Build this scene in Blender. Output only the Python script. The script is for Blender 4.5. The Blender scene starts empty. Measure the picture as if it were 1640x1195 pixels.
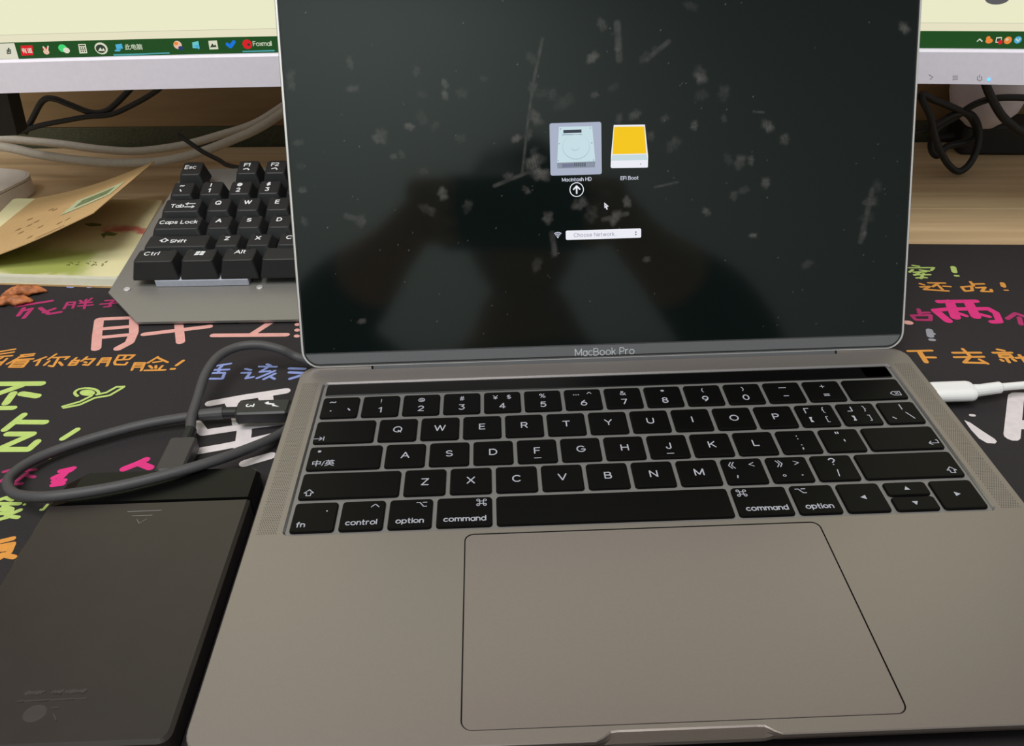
import bpy, bmesh, math, random
from mathutils import Matrix, Vector
random.seed(7)
SC = bpy.context.scene
COL = SC.collection
S = 0.001            # everything below is authored in millimetres
ZD = 13.2            # z = 0 is the laptop deck, z = -11 the top of the mat, z = -13.2 the desk

# ------------------------------------------------------------------ camera
FPX = 1400.0
CR = Matrix(((0.999334, -0.030438, -0.020138), (-0.033421, -0.541488, -0.840044), (0.014665, 0.840157, -0.542145)))
CC = Vector((-53.315, -281.615, 234.005))
cam = bpy.data.cameras.new('camera'); camo = bpy.data.objects.new('camera', cam); COL.objects.link(camo)
cam.sensor_fit = 'HORIZONTAL'; cam.sensor_width = 36.0; cam.lens = FPX / 1640 * 36
cam.clip_start = 0.005; cam.clip_end = 50
m3 = CR.transposed() @ Matrix(((1, 0, 0), (0, -1, 0), (0, 0, -1)))
camo.matrix_world = Matrix.Translation(Vector((CC.x, CC.y, CC.z + ZD)) * S) @ m3.to_4x4()
SC.camera = camo

# ------------------------------------------------------------------ light
W = bpy.data.worlds.new('world'); SC.world = W; W.use_nodes = True
bg = W.node_tree.nodes['Background']; bg.inputs[0].default_value = (0.98, 1.0, 1.0, 1); bg.inputs[1].default_value = 0.30
def area_light(name, loc, target, sx, sy, power, col):
    l = bpy.data.lights.new(name, 'AREA'); l.shape = 'RECTANGLE'; l.size = sx; l.size_y = sy; l.energy = power; l.color = col
    o = bpy.data.objects.new(name, l); COL.objects.link(o); o.location = loc
    o.rotation_euler = (Vector(target) - Vector(loc)).to_track_quat('-Z', 'Y').to_euler()
    return o
area_light('ceiling_panel_light', (-0.45, -0.55, 1.75), (-0.45, -0.55, 0), 1.2, 0.6, 19.5, (1.0, 0.955, 0.92))
area_light('added_rear_light', (-0.5, -1.7, 2.3), (-0.5, -1.7, 0), 1.2, 0.6, 34.0, (0.90, 1.0, 0.98))  # added lamp, brightens the rear wall that the dark screen mirrors
SC.view_settings.view_transform = 'Standard'; SC.view_settings.look = 'None'
SC.view_settings.exposure = 0.0; SC.view_settings.gamma = 1.0; SC.view_settings.use_curve_mapping = False

# ------------------------------------------------------------------ helpers
def ray(px, py):
    return CR.transposed() @ Vector(((px - 820) / FPX, (py - 597.5) / FPX, 1.0))
def on_z(px, py, z=-11.0):
    r = ray(px, py); return CC + r * ((z - CC.z) / r.z)
def on_y(px, py, y):
    r = ray(px, py); return CC + r * ((y - CC.y) / r.y)
def lin(c):
    c = c / 255.0
    return c / 12.92 if c <= 0.04045 else ((c + 0.055) / 1.055) ** 2.4
def rgb(r, g, b): return (lin(r), lin(g), lin(b), 1.0)

MATS = {}
def mat(name, col, rough=0.5, metal=0.0, vary=0.06, scale=300.0, bump=0.0, emit=0.0, spec=0.5, coat=0.0):
    if name in MATS: return MATS[name]
    m = bpy.data.materials.new(name); m.use_nodes = True
    nt = m.node_tree; b = nt.nodes['Principled BSDF']
    b.inputs['Roughness'].default_value = rough; b.inputs['Metallic'].default_value = metal
    b.inputs['Specular IOR Level'].default_value = spec; b.inputs['Coat Weight'].default_value = coat
    tc = nt.nodes.new('ShaderNodeTexCoord')
    nz = nt.nodes.new('ShaderNodeTexNoise'); nz.inputs['Scale'].default_value = scale; nz.inputs['Detail'].default_value = 4
    nt.links.new(tc.outputs['Object'], nz.inputs['Vector'])
    rp = nt.nodes.new('ShaderNodeValToRGB')
    rp.color_ramp.elements[0].position = 0.3; rp.color_ramp.elements[1].position = 0.7
    rp.color_ramp.elements[0].color = tuple(max(0, c * (1 - vary)) for c in col[:3]) + (1,)
    rp.color_ramp.elements[1].color = tuple(c * (1 + vary) for c in col[:3]) + (1,)
    nt.links.new(nz.outputs['Fac'], rp.inputs['Fac'])
    nt.links.new(rp.outputs['Color'], b.inputs['Base Color'])
    if emit:
        nt.links.new(rp.outputs['Color'], b.inputs['Emission Color']); b.inputs['Emission Strength'].default_value = emit
        b.inputs['Base Color'].default_value = (0.006, 0.006, 0.006, 1); b.inputs['Specular IOR Level'].default_value = 0.12
        for l in list(nt.links):
            if l.to_socket == b.inputs['Base Color']: nt.links.remove(l)
    if bump:
        bp = nt.nodes.new('ShaderNodeBump'); bp.inputs['Strength'].default_value = bump; bp.inputs['Distance'].default_value = 0.0004
        nt.links.new(nz.outputs['Fac'], bp.inputs['Height']); nt.links.new(bp.outputs['Normal'], b.inputs['Normal'])
    MATS[name] = m
    return m

def root(name, label, cat, M=None, group=None):
    """Empty at the thing's base; M is its frame in deck millimetres."""
    o = bpy.data.objects.new(name, None); COL.objects.link(o); o.empty_display_size = 0.01
    M = M or Matrix()
    Mw = Matrix.Translation((0, 0, ZD * S)) @ Matrix.Translation(M.to_translation() * S) @ M.to_3x3().to_4x4()
    o.matrix_world = Mw; o['label'] = label; o['category'] = cat
    if group: o['group'] = group
    FR[o.name] = M
    return o
FR = {}
def to_mesh(name, verts, faces, material, smooth=False, mats=None, fm=None):
    me = bpy.data.meshes.new(name)
    me.from_pydata([(v[0] * S, v[1] * S, v[2] * S) for v in verts], [], faces)
    for m in (mats or [material]): me.materials.append(m)
    if fm: me.polygons.foreach_set('material_index', fm)
    if smooth: me.polygons.foreach_set('use_smooth', [True] * len(me.polygons))
    me.update(); return me
def top_of(o):
    while o.parent: o = o.parent
    return o
def part(name, verts, faces, material, parent, world=False, smooth=False, label=None, loc=None, mats=None, fm=None):
    """child mesh; verts in the thing's own frame, or in deck millimetres with world=True"""
    if world:
        Mi = FR[top_of(parent).name].inverted(); verts = [Mi @ Vector(v) for v in verts]
    o = bpy.data.objects.new(name, to_mesh(name, verts, faces, material, smooth, mats, fm)); COL.objects.link(o)
    o.parent = parent
    if loc: o.location = Vector(loc) * S
    if label: o['label'] = label
    return o
def inst(name, me, parent, loc, label=None):
    o = bpy.data.objects.new(name, me); COL.objects.link(o); o.parent = parent; o.location = Vector(loc) * S
    if label: o['label'] = label
    return o
def solo(name, verts, faces, material, label, cat, smooth=False, group=None, kind=None, base=None, mats=None, fm=None):
    """a thing that is one mesh; verts in deck millimetres; origin at its base"""
    b = Vector(base) if base else Vector((sum(v[0] for v in verts) / len(verts), sum(v[1] for v in verts) / len(verts), min(v[2] for v in verts)))
    o = bpy.data.objects.new(name, to_mesh(name, [Vector(v) - b for v in verts], faces, material, smooth, mats, fm)); COL.objects.link(o)
    o.location = (b + Vector((0, 0, ZD))) * S
    FR[o.name] = Matrix.Translation(b)
    if label: o['label'] = label
    if cat: o['category'] = cat
    if group: o['group'] = group
    if kind: o['kind'] = kind
    return o

class G:                                  # geometry collector
    def __init__(s): s.v = []; s.f = []; s.m = []
    def add(s, v, f, m=0):
        n = len(s.v); s.v += [tuple(x) for x in v]; s.f += [tuple(i + n for i in q) for q in f]; s.m += [m] * len(f)
    def xf(s, M): s.v = [tuple(M @ Vector(x)) for x in s.v]; return s

def rrect(x0, x1, y0, y1, r, n=5):        # counter-clockwise rounded rectangle
    p = []
    rs = r if isinstance(r, (tuple, list)) else (r,) * 4      # order: x1y1, x0y1, x0y0, x1y0
    for (cx, cy, a0, rr) in ((x1 - rs[0], y1 - rs[0], 0, rs[0]), (x0 + rs[1], y1 - rs[1], 90, rs[1]), (x0 + rs[2], y0 + rs[2], 180, rs[2]), (x1 - rs[3], y0 + rs[3], 270, rs[3])):
        for i in range(n + 1):
            a = math.radians(a0 + 90.0 * i / n); p.append((cx + rr * math.cos(a), cy + rr * math.sin(a)))
    return p
def loft(g, loops, cap0=True, cap1=True, m=0):
    n = len(loops[0]); base = len(g.v)
    for lp in loops: g.v += [tuple(q) for q in lp]
    for k in range(len(loops) - 1):
        for i in range(n):
            j = (i + 1) % n
            g.f.append((base + k * n + i, base + k * n + j, base + (k + 1) * n + j, base + (k + 1) * n + i)); g.m.append(m)
    if cap0: g.f.append(tuple(base + i for i in reversed(range(n)))); g.m.append(m)
    if cap1: g.f.append(tuple(base + (len(loops) - 1) * n + i for i in range(n))); g.m.append(m)
def slab(g, x0, x1, y0, y1, z0, z1, r=1.0, bev=0.3, n=4, m=0):
    rr = r if isinstance(r, tuple) else (r,) * 4
    o = rrect(x0, x1, y0, y1, tuple(max(q, 0.02) for q in rr), n); i = rrect(x0 + bev, x1 - bev, y0 + bev, y1 - bev, tuple(max(q - bev, 0.01) for q in rr), n)
    loft(g, [[(x, y, z0) for x, y in i], [(x, y, z0 + bev) for x, y in o], [(x, y, z1 - bev) for x, y in o], [(x, y, z1) for x, y in i]], m=m)
def tube(g, pts, rad, n=10, m=0, caps=True):
    P = [Vector(p) for p in pts]; rings = []; up = Vector((0, 0, 1)); prev = None
    for i, p in enumerate(P):
        t = (P[min(i + 1, len(P) - 1)] - P[max(i - 1, 0)]).normalized()
        a = (prev if prev else (up if abs(t.z) < 0.9 else Vector((1, 0, 0))))
        a = (a - t * a.dot(t)).normalized(); prev = a; b = t.cross(a)
        r = rad[i] if isinstance(rad, (list, tuple)) else rad
        rings.append([p + (a * math.cos(2 * math.pi * k / n) + b * math.sin(2 * math.pi * k / n)) * r for k in range(n)])
    loft(g, rings, caps, caps, m)
def smooth_path(pts, k=8):                # Catmull-Rom
    P = [Vector(p) for p in pts]; out = []
    for i in range(len(P) - 1):
        a, b, c, d = P[max(i - 1, 0)], P[i], P[i + 1], P[min(i + 2, len(P) - 1)]
        for j in range(k):
            t = j / k
            out.append(0.5 * ((2 * b) + (c - a) * t + (2 * a - 5 * b + 4 * c - d) * t * t + (3 * b - a - 3 * c + d) * t ** 3))
    out.append(P[-1]); return out
def fill(g, loops, z, m=0, up=True):      # planar face with holes
    bm = bmesh.new(); es = []
    for lp in loops:
        vs = [bm.verts.new((x, y, 0)) for x, y in lp]
        for i in range(len(vs)): es.append(bm.edges.new((vs[i], vs[(i + 1) % len(vs)])))
    bmesh.ops.triangle_fill(bm, edges=es, use_beauty=True)
    bm.verts.index_update()
    v = [(q.co.x, q.co.y, z) for q in bm.verts]; f = []
    for fc in bm.faces:
        i = [q.index for q in fc.verts]
        if (fc.normal.z < 0) == up: i.reverse()
        f.append(i)
    g.add(v, f, m); bm.free()
def walls(g, lp, z0, z1, inward=False, m=0):
    n = len(lp); v = [(x, y, z0) for x, y in lp] + [(x, y, z1) for x, y in lp]
    f = []
    for i in range(n):
        j = (i + 1) % n
        f.append((j, i, i + n, j + n) if inward else (i, j, j + n, i + n))
    g.add(v, f, m)
def ribbon(g, pts, w, z=0.0, m=0, nd=10):  # flat printed stroke with round ends; pieces lie a hair above one another
    P = [Vector((p[0], p[1])) for p in pts]; g.k = getattr(g, 'k', 0)
    for a, b in zip(P, P[1:]):
        d = b - a
        if d.length < 1e-6: continue
        d.normalize(); q = Vector((-d.y, d.x)) * (w / 2); zz = z + 0.006 * (g.k % 24); g.k += 1
        g.add([(a.x - q.x, a.y - q.y, zz), (b.x - q.x, b.y - q.y, zz), (b.x + q.x, b.y + q.y, zz), (a.x + q.x, a.y + q.y, zz)], [(0, 1, 2, 3)], m)
    for p in P: disc(g, p.x, p.y, w / 2, w / 2, z + 0.006 * (g.k % 24) + 0.003, m, nd); g.k += 1
def disc(g, x, y, rx, ry, z=0.0, m=0, n=12, rot=0.0):
    g.add([(x + rx * math.cos(2 * math.pi * i / n) * math.cos(rot) - ry * math.sin(2 * math.pi * i / n) * math.sin(rot),
            y + rx * math.cos(2 * math.pi * i / n) * math.sin(rot) + ry * math.sin(2 * math.pi * i / n) * math.cos(rot), z) for i in range(n)], [tuple(range(n))], m)
def poly(g, pts, z=0.0, m=0): g.add([(p[0], p[1], z) for p in pts], [tuple(range(len(pts)))], m)

# lettering: every string is turned to flat geometry once
STR = ['fn', 'control', 'option', 'command', 'MacBook Pro', 'Macintosh HD', 'EFI Boot', 'Choose Network...', '\u4e2d/\u82f1', 'Foxmail', '\u6b64\u7535\u8111', '3', 'Esc', 'F1', 'F2', 'Tab', 'Caps Lock', 'Shift', 'Ctrl', 'Alt', '\u2318', '\u2325', '\u21e7', '\u300a', '\u300b', '\u300c', '\u300d', '\u3010', '\u3011', '\u00a5', '\u2026', '\u6709\u9053']
STR += list('QWERTYUIOPASDFGHJKLZXCVBNM1234567890!@#$%^&*()-+=~`{}[]|\\:;"\',.<>?/_')
TXT = {}
def load_text():
    tmp = []
    for s in sorted(set(STR)):
        c = bpy.data.curves.new('t', 'FONT'); c.body = s; c.size = 1.0; c.resolution_u = 2
        o = bpy.data.objects.new('t', c); COL.objects.link(o); tmp.append((s, o, c))
    dg = bpy.context.evaluated_depsgraph_get()
    for s, o, c in tmp:
        me = o.evaluated_get(dg).to_mesh()
        v = [(q.co.x, q.co.y) for q in me.vertices]; f = [tuple(p.vertices) for p in me.polygons]
        TXT[s] = (v, f)
    for s, o, c in tmp: bpy.data.objects.remove(o); bpy.data.curves.remove(c)
load_text()
def text(g, s, x, y, size, z=0.0, m=0, rot=0.0, align='c', sx=1.0, bold=0.0):
    v, f = TXT[s]
    if not v: return
    x0 = min(q[0] for q in v); x1 = max(q[0] for q in v); y0 = min(q[1] for q in v); y1 = max(q[1] for q in v)
    ox = {'c': (x0 + x1) / 2, 'l': x0, 'r': x1}[align]; oy = (y0 + y1) / 2
    c, sn = math.cos(rot), math.sin(rot)
    offs = [(0, 0)] if not bold else [(bold, 0), (-bold, 0), (0, bold), (0, -bold)]
    for k, (bx, by) in enumerate(offs):
        w = [((p[0] - ox) * size * sx + bx, (p[1] - oy) * size + by) for p in v]
        ff = []
        for q in f:
            (ax, ay), (bx2, by2), (cx, cy) = v[q[0]], v[q[1]], v[q[2]]
            ff.append(q if (bx2 - ax) * (cy - ay) - (by2 - ay) * (cx - ax) > 0 else tuple(reversed(q)))
        g.add([(x + a * c - b * sn, y + a * sn + b * c, z + k * 0.002) for a, b in w], ff, m)

# a plain monoline alphabet for the laptop's legends: strokes on a unit cap height
def arc_(cx, cy, rx, ry, a0, a1, n=10): return [(cx + rx * math.cos(math.radians(a0 + (a1 - a0) * i / n)), cy + ry * math.sin(math.radians(a0 + (a1 - a0) * i / n))) for i in range(n + 1)]
def ring_(cx, cy, rx, ry): return arc_(cx, cy, rx, ry, 90, 450, 20)
XH = .36
SF = {
'A': (.86, [[(0, 0), (.43, 1), (.86, 0)], [(.14, .33), (.72, .33)]]),
'B': (.68, [[(0, 0), (0, 1), (.38, 1)] + arc_(.38, .77, .25, .23, 90, -90) + [(0, .54)], [(.38, .54)] + arc_(.40, .27, .28, .27, 90, -90) + [(0, 0)]]),
'C': (.86, [arc_(.47, .5, .46, .5, 45, 315, 16)]), 'D': (.78, [[(0, 0), (0, 1), (.32, 1)] + arc_(.32, .5, .46, .5, 90, -90, 14) + [(0, 0)]]),
'E': (.6, [[(.6, 0), (0, 0), (0, 1), (.6, 1)], [(0, .52), (.54, .52)]]), 'F': (.58, [[(0, 0), (0, 1), (.58, 1)], [(0, .5), (.52, .5)]]),
'G': (.9, [arc_(.47, .5, .46, .5, 45, 340, 16) + [(.9, .45), (.52, .45)]]), 'H': (.76, [[(0, 0), (0, 1)], [(.76, 0), (.76, 1)], [(0, .52), (.76, .52)]]),
'I': (.0, [[(0, 0), (0, 1)]]), 'J': (.5, [[(.5, 1), (.5, .27)] + arc_(.25, .27, .25, .27, 0, -180)]), 'K': (.7, [[(0, 0), (0, 1)], [(.66, 1), (0, .38)], [(.24, .6), (.7, 0)]]),
'L': (.56, [[(0, 1), (0, 0), (.56, 0)]]), 'M': (.92, [[(0, 0), (0, 1), (.46, .12), (.92, 1), (.92, 0)]]), 'N': (.76, [[(0, 0), (0, 1), (.76, 0), (.76, 1)]]),
'O': (.94, [ring_(.47, .5, .47, .5)]), 'P': (.64, [[(0, 0), (0, 1), (.36, 1)] + arc_(.36, .72, .28, .28, 90, -90) + [(0, .44)]]),
'Q': (.94, [ring_(.47, .5, .47, .5), [(.55, .28), (.86, -.06)]]), 'R': (.66, [[(0, 0), (0, 1), (.36, 1)] + arc_(.36, .73, .28, .27, 90, -90) + [(0, .46)], [(.36, .46), (.66, 0)]]),
'S': (.68, [arc_(.34, .75, .31, .25, 30, 270, 12) + arc_(.34, .25, .34, .25, 90, -150, 12)]), 'T': (.76, [[(0, 1), (.76, 1)], [(.38, 1), (.38, 0)]]),
'U': (.74, [[(0, 1), (0, .36)] + arc_(.37, .36, .37, .36, 180, 360, 12) + [(.74, 1)]]), 'V': (.84, [[(0, 1), (.42, 0), (.84, 1)]]),
'W': (1.2, [[(0, 1), (.3, 0), (.6, 1), (.9, 0), (1.2, 1)]]), 'X': (.76, [[(0, 0), (.76, 1)], [(0, 1), (.76, 0)]]), 'Y': (.78, [[(0, 1), (.39, .46), (.78, 1)], [(.39, .46), (.39, 0)]]), 'Z': (.7, [[(0, 1), (.7, 1), (0, 0), (.7, 0)]]),
'0': (.66, [ring_(.33, .5, .33, .5)]), '1': (.28, [[(0, .8), (.28, 1), (.28, 0)]]), '2': (.6, [arc_(.3, .72, .3, .28, 165, -30) + [(0, 0), (.62, 0)]]), '3': (.6, [[(.02, 1), (.58, 1), (.3, .6)] + arc_(.28, .31, .32, .31, 80, -150)]),
'4': (.66, [[(.66, .26), (0, .26), (.46, 1), (.46, 0)]]), '5': (.6, [[(.56, 1), (.1, 1), (.06, .52)] + arc_(.28, .33, .32, .33, 120, -145)]), '6': (.64, [ring_(.32, .32, .32, .32), [(.02, .4), (.12, .7), (.44, 1)]]),
'7': (.6, [[(0, 1), (.6, 1), (.2, 0)]]), '8': (.62, [ring_(.31, .77, .26, .23), ring_(.31, .27, .31, .27)]), '9': (.64, [ring_(.32, .68, .32, .32), [(.62, .6), (.52, .3), (.2, 0)]]),
'f': (.4, [[(.14, 0), (.14, .82)] + arc_(.32, .82, .18, .18, 180, 80, 5), [(0, .68), (.38, .68)]]), 'n': (.54, [[(0, 0), (0, .7)], [(0, .42)] + arc_(.27, .42, .27, .28, 180, 0) + [(.54, 0)]]),
'c': (.56, [arc_(.33, .35, .33, .35, 50, 310)]), 'o': (.68, [ring_(.34, .35, .34, .35)]), 't': (.4, [[(.14, .95), (.14, .15)] + arc_(.29, .15, .15, .15, 180, 280, 5), [(0, .68), (.36, .68)]]),
'r': (.36, [[(0, 0), (0, .7)], [(0, .42)] + arc_(.26, .42, .26, .28, 180, 75, 5)]), 'l': (0, [[(0, 0), (0, 1.02)]]), 'p': (.64, [[(0, -.28), (0, .7)], ring_(.32, .35, .32, .35)]),
'i': (0, [[(0, 0), (0, .7)], [(0, .94), (0, .96)]]), 'm': (.96, [[(0, 0), (0, .7)], [(0, .44)] + arc_(.24, .44, .24, .26, 180, 0) + [(.48, 0)], [(.48, .44)] + arc_(.72, .44, .24, .26, 180, 0) + [(.96, 0)]]),
'a': (.6, [ring_(.3, .33, .3, .35), [(.6, .7), (.6, 0)]]), 'd': (.62, [ring_(.31, .35, .31, .35), [(.62, 1.02), (.62, 0)]]), 's': (.46, [arc_(.23, .52, .21, .18, 30, 270, 8) + arc_(.23, .17, .23, .17, 90, -150, 8)]), 'b': (.62, [[(0, 1.02), (0, 0)], ring_(.31, .35, .31, .35)]), 'h': (.54, [[(0, 0), (0, 1.02)], [(0, .42)] + arc_(.27, .42, .27, .28, 180, 0) + [(.54, 0)]]), 'e': (.6, [[(.02, .38), (.6, .38)] + arc_(.31, .36, .3, .35, 5, 320)]), 'w': (.86, [[(0, .7), (.2, 0), (.43, .7), (.66, 0), (.86, .7)]]), 'x': (.5, [[(0, 0), (.5, .7)], [(0, .7), (.5, 0)]]), '.': (0, [[(0, .02), (0, .03)]]),
'k': (.5, [[(0, 0), (0, 1.02)], [(.46, .7), (0, .28)], [(.18, .44), (.5, 0)]]), ' ': (.22, []),
'!': (0, [[(0, 1), (0, .32)], [(0, .02), (0, .03)]]), '@': (.9, [ring_(.45, .45, .45, .45), ring_(.45, .45, .18, .2), [(.63, .62), (.63, .3), (.8, .3)]]), '#': (.7, [[(.1, .3), (.7, .3)], [(.06, .66), (.66, .66)], [(.18, 0), (.3, 1)], [(.44, 0), (.56, 1)]]),
'$': (.6, [arc_(.3, .72, .27, .2, 30, 270, 10) + arc_(.3, .3, .3, .22, 90, -150, 10), [(.3, 1.06), (.3, -.06)]]), '%': (.8, [ring_(.16, .78, .16, .2), ring_(.64, .22, .16, .2), [(.66, 1), (.14, 0)]]), '&': (.8, [[(.8, 0), (.2, .72)] + arc_(.34, .8, .18, .18, 200, -20, 8) + [(.1, .42)] + arc_(.3, .26, .28, .26, 160, 300, 8) + [(.76, .5)]]),
'*': (.5, [[(.25, 1), (.25, .5)], [(.03, .87), (.47, .63)], [(.03, .63), (.47, .87)]]), '(': (.2, [arc_(.5, .5, .5, .62, 130, 230, 8)]), ')': (.2, [arc_(-.3, .5, .5, .62, 50, -50, 8)]), '=': (.6, [[(0, .32), (.6, .32)], [(0, .62), (.6, .62)]]), '+': (.64, [[(0, .48), (.64, .48)], [(.32, .16), (.32, .8)]]),
'~': (.7, [[(0, .42), (.1, .54), (.24, .56), (.46, .44), (.6, .46), (.7, .58)]]), '^': (.6, [[(0, .5), (.3, .9), (.6, .5)]]), '\u00a5': (.7, [[(0, 1), (.35, .5), (.7, 1)], [(.35, .5), (.35, 0)], [(.08, .4), (.62, .4)], [(.08, .2), (.62, .2)]]),
'[': (.26, [[(.26, 1.1), (0, 1.1), (0, -.1), (.26, -.1)]]), ']': (.26, [[(0, 1.1), (.26, 1.1), (.26, -.1), (0, -.1)]]), '{': (.3, [[(.3, 1.1), (.15, 1.02), (.15, .62), (0, .5), (.15, .38), (.15, -.02), (.3, -.1)]]), '}': (.3, [[(0, 1.1), (.15, 1.02), (.15, .62), (.3, .5), (.15, .38), (.15, -.02), (0, -.1)]]),
':': (0, [[(0, .6), (0, .62)], [(0, .05), (0, .07)]]), ';': (.08, [[(.04, .6), (.04, .62)], [(.04, .07), (.04, .05), (0, -.2)]]), '"': (.26, [[(0, 1), (0, .7)], [(.26, 1), (.26, .7)]]), "'": (0, [[(0, 1), (0, .7)]]),
'<': (.6, [[(.6, .86), (0, .5), (.6, .14)]]), '>': (.6, [[(0, .86), (.6, .5), (0, .14)]]), '?': (.56, [arc_(.28, .74, .28, .26, 170, -50, 10) + [(.28, .32)], [(.28, .02), (.28, .03)]]),
}
def stext(g, s_, x, y, h, w, z=0.0, m=0, rot=0.0, gap=.24):
    tot = sum(SF[c][0] for c in s_) + gap * (len(s_) - 1); cx = -tot / 2 * h; c_, n_2 = math.cos(rot), math.sin(rot); mid = .5 if any(c.isupper() or not c.isalpha() for c in s_) else .36
    for ch in s_:
        wd, sts = SF[ch]
        for st in sts:
            q = [(cx + a * h, (b - mid) * h) for a, b in st]
            ribbon(g, [(x + a * c_ - b * n_2, y + a * n_2 + b * c_) for a, b in q], w, z, m, 8)
        cx += (wd + gap) * h

# ------------------------------------------------------------------ materials
def wood(name, c0, c1, sx, sy, sz):
    m = bpy.data.materials.new(name); m.use_nodes = True; nt = m.node_tree; b = nt.nodes['Principled BSDF']
    b.inputs['Roughness'].default_value = 0.42
    tc = nt.nodes.new('ShaderNodeTexCoord'); mp = nt.nodes.new('ShaderNodeMapping'); mp.inputs['Scale'].default_value = (sx, sy, sz)
    nz = nt.nodes.new('ShaderNodeTexNoise'); nz.inputs['Scale'].default_value = 1.0; nz.inputs['Detail'].default_value = 6; nz.inputs['Roughness'].default_value = 0.6
    rp = nt.nodes.new('ShaderNodeValToRGB'); rp.color_ramp.elements[0].position = 0.3; rp.color_ramp.elements[1].position = 0.72
    rp.color_ramp.elements[0].color = c0; rp.color_ramp.elements[1].color = c1
    nt.links.new(tc.outputs['Object'], mp.inputs['Vector']); nt.links.new(mp.outputs['Vector'], nz.inputs['Vector'])
    nt.links.new(nz.outputs['Fac'], rp.inputs['Fac']); nt.links.new(rp.outputs['Color'], b.inputs['Base Color'])
    return m
M_wood = wood('pale_wood', rgb(196, 164, 124), rgb(226, 197, 157), 4, 90, 90)
M_panel = wood('panel_wood', rgb(120, 96, 64), rgb(146, 118, 82), 3, 80, 60)
M_green = mat('green_felt', rgb(78, 80, 60), 0.95, vary=0.25, scale=600)
M_alu = mat('grey_aluminium', rgb(158, 150, 145), 0.44, 0.75, vary=0.03, scale=2500, bump=0.05)
M_well = mat('keyboard_well', rgb(136, 133, 132), 0.5, 0.4, vary=0.03, scale=1500)
M_edge = mat('polished_edge', rgb(225, 222, 222), 0.3, 0.5, vary=0.02)
M_dalu = mat('dark_aluminium', rgb(62, 62, 66), 0.45, 0.5, vary=0.04, scale=1500)
M_key = mat('black_key', rgb(8, 7, 7), 0.40, vary=0.12, scale=400, spec=0.11)
M_leg = mat('white_legend', rgb(236, 236, 240), 0.5, vary=0.02, emit=0.0)
M_legglow = mat('glowing_legend', rgb(224, 226, 236), 0.5, vary=0.01, emit=0.55)  # key print brightened by a glow in the material, no real backlight
M_black = mat('black_rubber', rgb(24, 24, 25), 0.55, vary=0.1)
M_gap = mat('shadow_gap', rgb(12, 12, 12), 0.8)
M_cable = mat('grey_black_cable', rgb(72, 70, 72), 0.55, vary=0.06, scale=800)
M_cabled = mat('black_cable', rgb(26, 27, 27), 0.5, vary=0.1)
M_plugb = mat('plug_black', rgb(38, 37, 38), 0.42, vary=0.05)
M_mat = mat('black_cloth', rgb(50, 46, 48), 0.9, vary=0.16, scale=1800, bump=0.35, spec=0.2)
M_drive = mat('drive_satin', rgb(46, 40, 37), 0.40, vary=0.06, scale=90, spec=0.5)
M_driveg = mat('drive_gloss', rgb(9, 9, 9), 0.3, vary=0.06, spec=0.2)
M_etch = mat('pale_etch', rgb(125, 123, 120), 0.6)
M_etchd = mat('faint_print', rgb(58, 52, 48), 0.6)
M_white = mat('white_plastic', rgb(240, 233, 247), 0.4, vary=0.02)
M_whitec = mat('white_cable', rgb(205, 196, 182), 0.5, vary=0.05)
M_plugw = mat('white_plug', rgb(242, 240, 240), 0.35, vary=0.01)
M_case = mat('white_case', rgb(232, 222, 212), 0.5, vary=0.03)
M_kraft = mat('kraft_paper', rgb(205, 168, 116), 0.85, vary=0.05, scale=500, bump=0.15)
M_paper = mat('cream_paper', rgb(250, 244, 220), 0.8, vary=0.03)
M_plate = mat('keyboard_plate', rgb(140, 136, 132), 0.45, 0.35, vary=0.04, scale=1500)
M_abs = mat('keycap_black', rgb(35, 35, 37), 0.5, vary=0.08, scale=900, bump=0.12)
M_clear = mat('pale_switch', rgb(188, 190, 205), 0.3)
M_fruit = mat('dried_fruit', rgb(184, 110, 66), 0.6, vary=0.5, scale=260, bump=1.0)

PR = {'salmon': mat('print_salmon', rgb(226, 164, 158), 0.85), 'orange': mat('print_orange', rgb(222, 150, 66), 0.85),
      'lime': mat('print_lime', rgb(186, 208, 116), 0.85), 'magenta': mat('print_magenta', rgb(222, 46, 128), 0.85),
      'wine': mat('print_wine', rgb(176, 42, 104), 0.85), 'blue': mat('print_blue', rgb(138, 152, 214), 0.85),
      'white': mat('print_white', rgb(222, 212, 214), 0.85), 'grey': mat('print_grey', rgb(150, 150, 160), 0.85), 'dark': mat('print_dark', rgb(34, 31, 33), 0.9)}

# ------------------------------------------------------------------ the setting: desk, back panel
YAW = math.radians(-4.0)
DM = Matrix.Translation((0, 0, -13.2)) @ Matrix.Rotation(YAW, 4, 'Z')
desk = root('desk', 'pale wooden desk top showing beyond the black mat', 'desk', DM)
edges = [-520, -180, 60, 318, 466]
for i in range(4):
    g = G(); slab(g, -900, 900, edges[i] + 0.15, edges[i + 1] - 0.15, -25, 0, 1.0, 0.5, 1)
    part('plank', g.v, g.f, M_wood, desk)
for sx in (-860, 800):
    g = G(); slab(g, sx, sx + 60, -500, 440, -735, -25, 2, 1, 2); part('leg', g.v, g.f, M_wood, desk)
g = G(); slab(g, -1000, 1000, 470, 488, -738, 17, 1, 0.5, 1)
wb = solo('wall_back', [tuple(DM @ Vector(v)) for v in g.v], g.f, M_green, None, None, kind='structure')
g = G(); slab(g, -1000, 1000, 470, 492, 17.2, 900, 1, 0.5, 1)
part('wood_panel', [tuple(DM @ Vector(v)) for v in g.v], g.f, M_panel, wb, world=True)
g = G(); slab(g, -2500, 2500, -2500, 2500, -770, -738.5, 1, 0.5, 1)
solo('floor', [tuple(DM @ Vector(v)) for v in g.v], g.f, mat('floor_grey', rgb(120, 116, 110), 0.6), None, None, kind='structure')

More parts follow.
